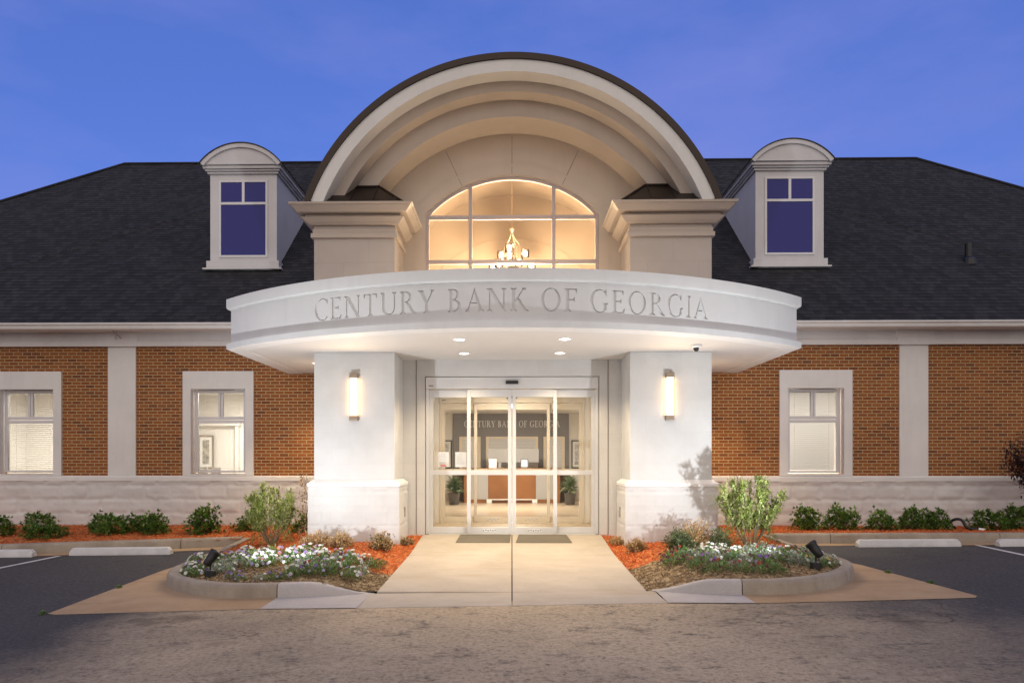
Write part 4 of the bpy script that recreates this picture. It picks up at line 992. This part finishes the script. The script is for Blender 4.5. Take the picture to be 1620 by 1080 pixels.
# notices stuck on the glass, mats
for x, lab in ((-1.33, 'white paper notice with red print taped inside the left sidelight'), (-.99, 'white paper notice with black print taped inside the left sidelight')):
    t = thing('paper_notice', lab, 'notice', (x, 1.072, 1.30), world=True); z0 = 1.29
    m = MB(); m.box(x - .108, x + .108, 1.070, 1.0725, z0, z0 + .29); m.build('sheet', M['paper'], t)
    m = MB(); rows = random.Random(int(x * 100))
    m.box(x - .04, x + .04, 1.068, 1.0695, z0 + .245, z0 + .26)
    for k in range(11):
        if x < -1.2 and k in (3, 6): continue
        wd = rows.uniform(.05, .085); m.box(x - .085, x - .085 + 2 * wd, 1.068, 1.0695, z0 + .22 - k * .017, z0 + .226 - k * .017)
    m.build('printed_lines', M['grey'], t)
    if x < -1.2:
        m = MB(); m.box(x - .07, x + .05, 1.068, 1.0695, z0 + .05 - .02, z0 + .05 - .008); m.box(x - .05, x + .06, 1.068, 1.0695, z0 + .012, z0 + .022); m.build('red_lines', flat('red print', (.6, .05, .04)), t)
for x0, x1, sk, lab in ((-.98, -.02, -.02, 'grey rubber backed door mat left of the walk joint'), (.13, 1.03, .05, 'grey rubber backed door mat right of the walk joint')):
    t = MB(); pts = []
    for y in (.90, .50, .12):
        q = (.90 - y) / .78 * sk
        pts += [(x0 + q * 1.6 - (.14 if x0 > 0 else 0) * (.9 - y) / .78, y, walkz(y) + .012), (x1 + q, y, walkz(y) + .012)]
    t.add(pts + [(a, b, c - .010) for a, b, c in pts], [(0, 2, 3, 1), (2, 4, 5, 3), (0, 6, 8, 2), (2, 8, 10, 4), (1, 3, 9, 7), (3, 5, 11, 9), (4, 10, 11, 5), (0, 1, 7, 6)])
    tag(t.build('door_mat', M['mat']), lab, 'door mat', 'door mats at the entrance')

# ------------------------------------------------------------------ lamps on the building
for s, lab in ((-1, 'tall lit wall lamp on the left entrance pier'), (1, 'tall lit wall lamp on the right entrance pier')):
    x = 2.81 * s if s < 0 else 2.785
    t = thing('wall_lamp', lab, 'wall lamp', (x, -.001, 2.12), 'wall lamps on the entrance piers', world=True)
    m = MB(); m.box(x - .05, x + .05, -.010, -.002, 2.14, 2.95); m.build('back_plate', M['lamp'], t)
    for z0, z1 in ((2.12, 2.215), (2.875, 2.97)):
        m = MB(); m.box(x - .073, x + .073, -.080, -.004, z0, z1); m.build('end_cap', M['lamp'], t, bevel=.006)
    for q in (-1, 1):
        m = MB(); m.box(x + .064 * q, x + .073 * q, -.080, -.066, 2.2155, 2.8745); m.build('side_rail', M['lamp'], t)
    m = MB(); m.tube([(x + .02, -.046, 2.965), (x + .02, -.046, 2.985)], .008, 6); m.build('finial', M['lamp'], t)
    m = MB(); k = 14; vs = [(x + .062 * cos(pi * i / k), -.012 - .062 * sin(pi * i / k) ** .35, z) for z in (2.216, 2.874) for i in range(k + 1)]
    m.add(vs, [(i, i + 1, k + 2 + i, k + 1 + i) for i in range(k)]); m.build('diffuser', M['sconce'], t, smooth=True)
    light('lamp', 'AREA', (x, -.09, 2.545), 9, (1, .72, .42), t, size=.12, size_y=.66, shape='RECTANGLE', rot=(R(-90), 0, 0))
for x, y, lab in ((-.84, -1.25, 'front left of the four downlights before the doors in the canopy soffit'), (.84, -1.25, 'front right of the four downlights before the doors in the canopy soffit'),
                  (-.86, .16, 'back left of the four downlights before the doors in the canopy soffit'), (.86, .16, 'back right of the four downlights before the doors in the canopy soffit'),
                  (-3.86, 1.34, 'recessed downlight in the canopy soffit beside the left brick wall'), (3.80, 1.34, 'recessed downlight in the canopy soffit beside the right brick wall')):
    t = thing('downlight', lab, 'downlight', (x, y, 3.34), 'downlights in the canopy soffit', world=True)
    m = MB(); m.lathe([(.085, .004), (.115, .004), (.115, -.006), (.085, -.004)], 28, (x, y, 3.341), cap=False); m.build('trim_ring', M['white'], t)
    m = MB(); m.lathe([(.001, .002), (.085, .002)], 28, (x, y, 3.341), cap=False); m.build('lens', M['down'], t)
    light('lamp', 'SPOT', (x, y, 3.31), 185 if abs(x) < 2 else 290, (1, .79, .50), t, .08, spot_size=R(124), spot_blend=.6)
t = thing('security_camera', 'white dome security camera under the right side of the canopy', 'camera', (3.08, -.66, 3.34), world=True)
m = MB(); m.lathe([(.085, 0), (.085, -.03), (.06, -.045)], 20, (3.08, -.66, 3.343)); m.build('housing', M['white'], t, smooth=True)
m = MB(); m.lathe([(.045, -.046), (.045, -.075), (.03, -.10), (.002, -.112)], 16, (3.08, -.66, 3.343)); m.build('lens_dome', M['black'], t, smooth=True)
# landscape floods in the beds
def flood(x, y, aim, lab):
    z = mz(x, y) - .02; L = (x, y, z)
    t = thing('flood_light', lab, 'flood light', L, 'flood lights in the planting beds', world=True)
    m = MB(); m.box(x - .06, x + .06, y - .05, y + .05, z, z + .12); m.build('junction_box', M['black'], t, bevel=.012)
    hz = Vector((x - aim[0] * .0, y, z + .27)); d = Vector(aim).normalized(); s_ = 1 if aim[0] > 0 else -1
    m = MB(); m.tube([(x, y, z + .13), (x + .0, y, z + .19), (x - .02 * s_, y, z + .25)], .014, 8); m.build('bracket', M['black'], t)
    q = Vector((0, 0, 1)).rotation_difference(d).to_matrix().to_4x4(); q.translation = hz
    m = MB(); m.lathe([(.035, -.10), (.050, -.09), (.060, .0), (.066, .08), (.075, .09), (.075, .12), (.067, .12), (.064, .10)], 20, M=q, cap=False); m.lathe([(.0, -.102), (.035, -.10)], 20, M=q, cap=False); m.build('head', M['black'], t, smooth=True)
    m = MB(); m.lathe([(.0, .102), (.064, .102)], 20, M=q, cap=False); m.build('lens', emis('flood lens', (.85, .93, 1), 30), t)
    p = hz + d * .14
    lo = light('lamp', 'SPOT', p, 470, (.92, .96, 1.0), t, .04, spot_size=R(152), spot_blend=.8)
    lo.rotation_euler = d.to_track_quat('-Z', 'Y').to_euler()
flood(-4.06, -3.0, (.45, .48, .80), 'black flood light on a box in the left flower bed')
flood(4.0, -3.08, (-.45, .48, .80), 'black flood light on a stake in the right flower bed')

# ------------------------------------------------------------------ wheel stops
m = MB(); L_ = .90
for i, (xx) in enumerate((-L_, -L_ + .05, L_ - .05, L_)):
    e = .05 if i in (0, 3) else 0
    m.v += [(xx + (.02 if i == 0 else -.02 if i == 3 else 0) * 0, y, z) for y, z in ((-.075, 0), (-.07 + 0, .05), (-.05, .125 - e), (-.035, .135 - e), (.035, .135 - e), (.05, .125 - e), (.07, .05), (.075, 0))]
for i in range(3):
    for j in range(8): m.f.append((i * 8 + j, (i + 1) * 8 + j, (i + 1) * 8 + (j + 1) % 8, i * 8 + (j + 1) % 8))
m.f += [tuple(range(8)), tuple(range(31, 23, -1))]; m.m = [0] * len(m.f); m.c = [None] * len(m.f)
st0 = m.build('wheel_stop', M['stopc'], bevel=.01)
for i, (x, y, lab) in enumerate(((-7.0, .0, 'white concrete wheel stop beside the left flower bed'), (-9.38, -.15, 'white concrete wheel stop at the left edge beside the painted line'), (7.08, .2, 'white concrete wheel stop beside the right flower bed'), (9.52, .12, 'white concrete wheel stop at the right edge beyond the painted line'))):
    o = st0 if i == 0 else st0.copy()
    if i: COL.objects.link(o)
    o.location = (x, y, gz(x, y) - .005); o.rotation_euler = (0, -.0105 * 1.0, R(1.0 if x < 0 else -1.2)); tag(o, lab, 'wheel stop', 'white concrete wheel stops along the kerb')

# ------------------------------------------------------------------ planting
UP = Vector((0, 0, 1))
def rdir(lo=-.2, hi=1.0):
    a = random.uniform(0, 2 * pi); z = random.uniform(lo, hi); r = sqrt(max(0, 1 - z * z)); return Vector((r * cos(a), r * sin(a), z))
def shrub_mesh(seed, rx, h, n, L, W, cols, spread=.35):
    random.seed(seed); fo = MB(); tw = MB()
    for k in range(n):
        d = rdir(-.05, 1); rr = random.uniform(.55, 1.0) ** .6 * (1 + spread * hsh(d.x * 3 + seed, d.y * 3 + d.z * 2))
        p = Vector((d.x * rx * rr, d.y * rx * rr, .04 + d.z * h * rr * .95)); c0 = random.choice(cols); f = random.uniform(.75, 1.25)
        for q in range(5):
            dd = (d * .7 + rdir(-.5, 1) * .9).normalized(); c = tuple(min(1, v_ * f * random.uniform(.85, 1.15)) for v_ in c0)
            fo.leaf(p + dd * .01, dd, UP, L * random.uniform(.7, 1.2), W * random.uniform(.8, 1.2), .25, random.uniform(-.05, .2), c)
        if k % 9 == 0: tw.tube([Vector((d.x * .03, d.y * .03, 0)), p * .55 + Vector((0, 0, -.02)), p], .006, 5, c=(.12, .08, .05), r1=.002)
    return fo, tw
protos = []
for sd, rx_, hh_, nn_ in ((1, .30, .34, 360), (2, .36, .27, 330), (3, .27, .40, 300), (4, .33, .30, 260), (5, .24, .33, 240)):
    fo, tw = shrub_mesh(sd, rx_, hh_, nn_, .068, .034, [(.105, .205, .032), (.15, .27, .045), (.06, .14, .025), (.24, .36, .08)], 1.2)
    t = thing('shrub', 'x', 'shrub'); fo.build('foliage', M['leaf'], t); tw.build('stems', M['twig'], t); protos.append(t)
used = set()
def put(pr, x, y, sc, lab, grp, name=None):
    o = pr if pr.name not in used else copy_tree(pr); used.add(pr.name)
    o.location = (x, y, mz(x, y) - .01); o.rotation_euler = (0, 0, random.uniform(0, 6.28)); o.scale = (sc[0], sc[0], sc[1]) if isinstance(sc, tuple) else (sc,) * 3
    tag(o, lab, 'shrub', grp); return o
GS = 'small green shrubs along the brick wing'
random.seed(5)
for i, (x, y, sc, lab) in enumerate((
    (-10.35, 1.35, .95, 'small green shrub cut by the left edge of the frame, before the stone plinth'), (-9.85, 1.95, (.95, 1.1), 'small dark green shrub behind another, second from the left edge'), (-9.15, 1.05, (.92, .85), 'low green shrub nearest the kerb below the left window surround'),
    (-8.5, 1.85, .95, 'small green shrub below the left white pilaster, half behind its neighbour'), (-8.05, 1.5, (1, 1.15), 'full green shrub below the left white pilaster on its right side'), (-7.65, 1.95, (1, 1.05), 'green shrub below the wall left of the left office window, behind its neighbour'),
    (-7.20, 1.5, (1, 1.05), 'green shrub below the left jamb of the left office window'), (-6.22, 1.55, (1.12, 1.25), 'round green shrub standing alone below the left office window'), (-5.45, 2.0, (.8, .85), 'small green shrub behind the tall left bush, on its left'),
    (-4.30, 1.95, (1.0, .95), 'dark green shrub behind the tall left bush, on its right'),
    (5.95, 1.75, (1.0, 1.1), 'round dark shrub below the left jamb of the right window'), (6.65, 1.7, (.95, 1.12), 'dark shrub with a tuft on top below the right window'), (7.42, 1.7, (1.1, 1.0), 'wide low shrub left of the right white pilaster'),
    (8.05, 1.75, (.95, 1.05), 'dark shrub below the right white pilaster'), (8.42, 1.65, (.8, .95), 'small dark shrub touching the black drain pipe'), (9.5, 1.6, (1.1, 1.1), 'dark green shrub right of the black drain pipe'), (10.1, 1.65, (1.1, 1.1), 'dark green shrub at the right edge of the frame below the red maple'), (4.95, 1.95, (.8, .9), 'small shrub behind the tall right bush'))):
    put(protos[(i * 3 + i // 4) % 5], x, y, sc, lab, GS)
# tall willow-leaved bushes
def tall_bush(seed, H, W, cols, nst, nl, lean=0):
    random.seed(seed); fo = MB(); st = MB()
    for k in range(nst):
        a = random.uniform(0, 2 * pi); r = random.uniform(.1, 1) ** .7; hh = H * random.uniform(.60, 1.0) * (1.08 - .25 * r)
        tip = Vector((cos(a) * r * W + lean, sin(a) * r * W * .8, hh)); b = Vector((cos(a) * .05, sin(a) * .05, 0))
        mid = b.lerp(tip, .5) + Vector((cos(a) * .08, sin(a) * .06, .05)); P = catmull([b, mid, tip], 8)
        st.tube(P, .007, 5, c=random.choice([(.30, .24, .16), (.38, .31, .22), (.24, .19, .12)]), r1=.002)
        for q in range(nl):
            u = 1 - random.random() ** 1.3 * .62; p = P[min(len(P) - 1, int(u * (len(P) - 1)))] + rdir(-1, 1) * random.uniform(0, .09)
            c0 = random.choice(cols); f = random.uniform(.7, 1.3)
            for z in range(3):
                d = (Vector((cos(a) * .4, sin(a) * .4, .75)) + rdir(-1, 1) * .95).normalized(); fo.leaf(p, d, UP, random.uniform(.055, .105), random.uniform(.016, .027), .2, random.uniform(0, .35), tuple(min(1, v_ * f) for v_ in c0))
    for k in range(140):          # low leafy growth round the foot
        d = rdir(0, .8); p = Vector((d.x * W * .75, d.y * W * .6, abs(d.z) * .35 + .03))
        for z in range(3): fo.leaf(p, rdir(-.2, 1), UP, random.uniform(.05, .085), .02, .2, .15, tuple(v_ * random.uniform(.5, 1) for v_ in random.choice(cols)))
    return fo, st
YG = [(.33, .40, .09), (.44, .50, .15), (.24, .31, .07), (.54, .58, .27)]
for sd, x, y, H, W, nst, lab in ((11, -4.28, -.05, 1.10, .50, 30, 'tall pale green bush with narrow leaves, left of the entrance'), (12, 3.86, -1.0, 1.20, .58, 30, 'tall bright green bush with bare stems beside the right entrance pier')):
    fo, stt = tall_bush(sd, H, W, YG, nst, 62); t = thing('tall_bush', lab, 'bush', (x, y, mz(x, y) - .01)); fo.build('foliage', M['leaf'], t); stt.build('stems', M['twig'], t)
# dead or dormant brown shrubs
def dry_shrub(seed, Rr, H, cols, n):
    random.seed(seed); fo = MB(); st = MB()
    for k in range(n):
        d = rdir(.1, 1); p = Vector((d.x * Rr, d.y * Rr, d.z * H)) * random.uniform(.6, 1.05)
        P = [Vector((d.x * .02, d.y * .02, 0)), p * .5 + Vector((0, 0, -.02)), p]; st.tube(P, .004, 4, c=(.26, .17, .09), r1=.0015)
        for q in range(12):
            u = random.uniform(.4, 1.05); pp = p * u; c = random.choice(cols); f = random.uniform(.7, 1.25)
            fo.leaf(pp + rdir(-1, 1) * .03, (d + rdir(-1, 1)).normalized(), UP, random.uniform(.035, .065), random.uniform(.014, .025), .5, random.uniform(-.3, .4), tuple(v_ * f for v_ in c))
    return fo, st
TAN = [(.60, .41, .20), (.72, .53, .30), (.46, .30, .15), (.66, .48, .28)]; MIXD = TAN + [(.10, .14, .06), (.12, .16, .07)]; OLV = [(.075, .13, .045), (.11, .17, .07), (.16, .21, .11)]
for i, (x, y, r, h, cols, n, lab) in enumerate((
    (-3.32, -.55, .24, .22, TAN, 60, 'tan dry shrub at the left corner of the left pier base'), (-2.86, -.62, .21, .20, TAN, 55, 'tan dry shrub at the middle of the left pier base'), (-2.20, -.60, .20, .24, MIXD, 60, 'half dry shrub with some green at the right corner of the left pier base'),
    (2.08, -.62, .17, .16, TAN, 50, 'low tan dry shrub at the inner corner of the right pier base'), (3.05, -.72, .32, .36, TAN, 95, 'large tan dry shrub at the outer side of the right pier base'), (2.66, -1.35, .25, .28, OLV, 90, 'grey green shrub in front of the large dry shrub, right bed'),
    (3.35, -1.05, .18, .28, OLV, 50, 'small upright green shrub between the dry shrub and the tall right bush'), (-1.90, .15, .14, .10, MIXD, 25, 'low half dry tuft in the mulch left of the doors'), (1.88, .2, .16, .08, TAN, 25, 'low dry tuft in the mulch right of the doors'))):
    fo, stt = dry_shrub(30 + i, r * 1.2, h * 1.35, cols, int(n * 1.5)); t = thing('dry_shrub' if cols is not OLV else 'grey_shrub', lab, 'shrub', (x, y - .06, mz(x, y) - .01)); fo.build('foliage', M['leaf'], t); stt.build('stems', M['twig'], t)
# dried climber on the left pier
random.seed(41); vx, vy = -3.74, .35
t = thing('dried_vine', 'dried brown vine climbing the left side of the left pier', 'vine', (vx, vy, -.06)); fo = MB(); stt = MB()
P = catmull([Vector((0, 0, 0)), Vector((-.05, 0, .35)), Vector((.0, 0, .7)), Vector((-.06, 0, 1.0)), Vector((-.02, 0, 1.2))], 8); stt.tube(P, .008, 5, c=(.2, .12, .06), r1=.003)
for k in range(260):
    p = P[random.randrange(len(P))] + Vector((random.uniform(-.13, .05), random.uniform(-.12, .02), random.uniform(-.05, .05))); c = random.choice(TAN + [(.30, .14, .04)])
    fo.leaf(p, rdir(-1, .5), UP, random.uniform(.04, .075), random.uniform(.015, .028), .5, .4, tuple(q * .85 for q in c))
fo.build('foliage', M['leaf'], t); stt.build('stems', M['twig'], t)
# flowers
FL = dict(white=[(.80, .80, .78)], purple=[(.16, .06, .36), (.24, .12, .48)], lilac=[(.48, .36, .68)], red=[(.42, .03, .03)], peach=[(.75, .30, .20)], yellow=[(.70, .50, .10)], maroon=[(.10, .01, .03)])
def pansy(seed, cols, nf, R0=.13, leafc=None):
    random.seed(seed); fo = MB(); bl = MB()
    for k in range(150):
        d = rdir(0, 1); p = Vector((d.x * R0, d.y * R0, d.z * R0 * 1.05)) * random.uniform(.4, 1)
        fo.leaf(p, (d + rdir(-.3, 1)).normalized(), UP, random.uniform(.035, .065), random.uniform(.013, .022), .25, .1, tuple(q * random.uniform(.7, 1.3) for q in random.choice(leafc or [(.13, .22, .06), (.19, .30, .09), (.26, .36, .16)])))
    for k in range(nf):
        d = rdir(.25, 1); p = Vector((d.x * R0 * 1.05, d.y * R0 * 1.05, d.z * R0 * 1.1 + .025)); n = (d + Vector((0, -.7, .3))).normalized(); a = n.cross(UP).normalized(); b = n.cross(a)
        c = random.choice(random.choice(cols)); fo.tube([p * .5, p], .0025, 4, c=(.08, .14, .05)); r = random.uniform(.016, .025)
        for j in range(5):
            t0 = 2 * pi * j / 5; e = a * cos(t0) + b * sin(t0); f_ = a * cos(t0 + 1.25) + b * sin(t0 + 1.25); g_ = a * cos(t0 - .15) + b * sin(t0 - .15)
            bl.add([p, p + g_ * r + n * .004, p + (e + f_).normalized() * r * 1.15, p + f_ * r + n * .004], [(0, 1, 2, 3)], tuple(q * random.uniform(.85, 1.1) for q in c))
        bl.add([p + n * .005 + a * .005, p + n * .005 + b * .005, p + n * .005 - a * .005, p + n * .005 - b * .005], [(0, 1, 2, 3)], (.5, .35, .05))
    nb = len(fo.f); fo.add(bl.v, bl.f); fo.c[nb:] = bl.c; fo.m[nb:] = [1] * len(bl.f)
    return tag(fo.build('pansy', [M['leaf'], M['petal']]), 'x', 'flower')
SILV = [(.36, .39, .30), (.48, .50, .42), (.27, .32, .21)]
KINDS = {k: [pansy(50 + 3 * i + j, [FL[q] for q in v], nf, leafc=lc) for j in range(2)] for i, (k, v, nf, lc) in enumerate((
    ('white', ['white', 'white', 'white', 'lilac'], 10, None), ('purple', ['purple', 'purple', 'lilac'], 6, None), ('mixed', ['white', 'peach', 'lilac'], 8, None), ('red', ['red', 'maroon'], 5, None),
    ('yellow', ['yellow', 'white', 'maroon'], 5, None), ('silver', ['white'], 4, SILV)))}
LABF = dict(white='low pansy plant with mostly white blooms', purple='low pansy plant with purple blooms', mixed='low pansy plant with white, peach and lilac blooms', red='low pansy plant with dark red blooms', yellow='low pansy plant with yellow and white blooms', silver='low silvery leaved plant with few white blooms')
def plant(kind, x, y, sc, side):
    pr = random.choice(KINDS[kind]); o = pr if pr.name not in used else copy_tree(pr); used.add(pr.name)
    o.location = (x, y, mz(x, y) - .01); o.rotation_euler = (0, 0, random.uniform(-.6, .6)); o.scale = (sc,) * 3
    tag(o, LABF[kind] + (' in the left flower bed' if side < 0 else ' in the right flower bed'), 'flower', kind + ' pansies in the ' + ('left' if side < 0 else 'right') + ' flower bed')
rf = random.Random(99)
def scatter(side, poly, n, weights, dmin, sc=(.85, 1.2)):
    pts = []; tries = 0; X = [p[0] for p in poly]; Y = [p[1] for p in poly]
    while len(pts) < n and tries < 6000:
        tries += 1; x, y = rf.uniform(min(X), max(X)), rf.uniform(min(Y), max(Y))
        if not inpoly(x, y, poly) or any((x - a) ** 2 + (y - b) ** 2 < dmin ** 2 for a, b in pts): continue
        if math.dist((x, y), (-4.06, -3.0)) < .22 or math.dist((x, y), (4.0, -3.08)) < .22: continue
        pts.append((x, y)); ks, ws = zip(*weights(x, y)); plant(rf.choices(ks, ws)[0], x, y, rf.uniform(*sc), side)
scatter(-1, [(-4.7, -2.0), (-4.5, -2.75), (-4.1, -3.2), (-3.95, -2.8), (-3.6, -2.55), (-2.9, -2.5), (-2.55, -1.75), (-3.2, -1.35), (-4.5, -1.3)], 62, lambda x, y: (('white', 7), ('mixed', 3), ('silver', 3), ('purple', .4)) if x > -4.3 else (('yellow', 3), ('white', 2), ('purple', 2)), .155)
scatter(-1, [(-3.05, -2.5), (-2.9, -3.2), (-2.05, -3.05), (-1.95, -2.0), (-2.6, -1.75)], 26, lambda x, y: (('purple', 1.5), ('red', 1.5), ('silver', 4), ('white', 2.5)), .17)
scatter(-1, [(-3.7, -3.15), (-3.7, -3.35), (-3.1, -3.38), (-3.1, -3.15)], 4, lambda x, y: (('purple', 1), ('silver', 1)), .14, (.7, .95))
scatter(1, [(4.45, -2.2), (4.4, -2.7), (4.0, -3.3), (3.7, -2.7), (3.2, -2.55), (2.6, -2.45), (2.5, -2.0), (3.2, -1.75), (4.4, -1.7)], 44, lambda x, y: (('silver', 5), ('white', 3), ('mixed', 1), ('red', 1)) if x < 4.0 else (('yellow', 3), ('silver', 2)), .165)
scatter(1, [(3.5, -2.5), (3.4, -3.4), (2.6, -3.3), (2.1, -2.4), (2.3, -1.9), (2.8, -2.4)], 20, lambda x, y: (('red', 4), ('purple', 2), ('silver', 2)), .2)
# weeds in the gutter joints
wd = pansy(90, [FL['white']], 0, .06)
for i, (x, y, lab) in enumerate(((-5.42, -4.33, 'small weed at the left tip of the tan gutter'), (-5.36, -2.9, 'small weed on the left asphalt edge'), (5.2, -2.6, 'small weed on the right edge of the tan gutter'), (5.3, -3.4, 'small weed on the right asphalt edge'))):
    o = wd if i == 0 else copy_tree(wd); o.name = 'weed' if i == 0 else 'weed.%03d' % i; o.location = (x, y, gz(x, y)); o.scale = (.55, .55, .6); tag(o, lab, 'weed', 'weeds in the gutter joints')
# black drain pipe end
t = thing('drain_pipe', 'black corrugated drain pipe end lying in the mulch by the plinth, right wing', 'pipe', (9.3, 1.7, .0), world=True)
m = MB(); m.tube(catmull([(8.72, 1.78, 0.06), (8.8, 1.63, 0.23), (8.9, 1.53, 0.24), (8.95, 1.43, 0.1), (9.13, 1.38, 0.07)], 6), .028, 8); m.tube(catmull([(8.7, 1.58, 0.07), (8.63, 1.5, 0.09), (8.68, 1.43, 0.12), (8.75, 1.48, 0.08)], 6), .02, 8); m.build('hose', M['black'], t, smooth=True)
m = MB(); m.tube([(9.13, 1.38, 0.07), (9.23, 1.34, 0.06)], .032, 10); m.build('fitting', M['white'], t)
# red maple past the right edge
random.seed(61); t = thing('maple_tree', 'dark red leaved small tree reaching in from the right edge before the brick wall', 'tree', (11.0, 1.6, -.05)); fo = MB(); stt = MB()
stt.tube(catmull([(0, 0, 0), (.05, 0, .5), (0, .05, 1.1), (.05, 0, 1.6)], 5), .06, 8, c=(.10, .07, .06), r1=.035)
for k in range(16):
    d = rdir(-.1, .7); tip = Vector((d.x * 1.15, d.y * .8, 1.55 + d.z * .75)); stt.tube(catmull([Vector((.03, 0, random.uniform(.8, 1.5))), Vector((d.x * .5, d.y * .4, 1.45 + d.z * .4)), tip], 4), .018, 5, c=(.10, .07, .06), r1=.004)
    for q in range(150):
        p = tip * random.uniform(.62, 1.02) + rdir(-1, 1) * random.uniform(0, .26); p.z -= .1
        for z in range(3): fo.leaf(p, rdir(-1, .6), UP, random.uniform(.05, .09), random.uniform(.02, .035), .2, .3, random.choice([(.035, .010, .012), (.055, .014, .016), (.022, .008, .010)]))
stt.build('trunk', M['twig'], t); fo.build('crown', M['leaf'], t)

for o in bpy.data.objects:
    if '_o' in o: del o['_o']
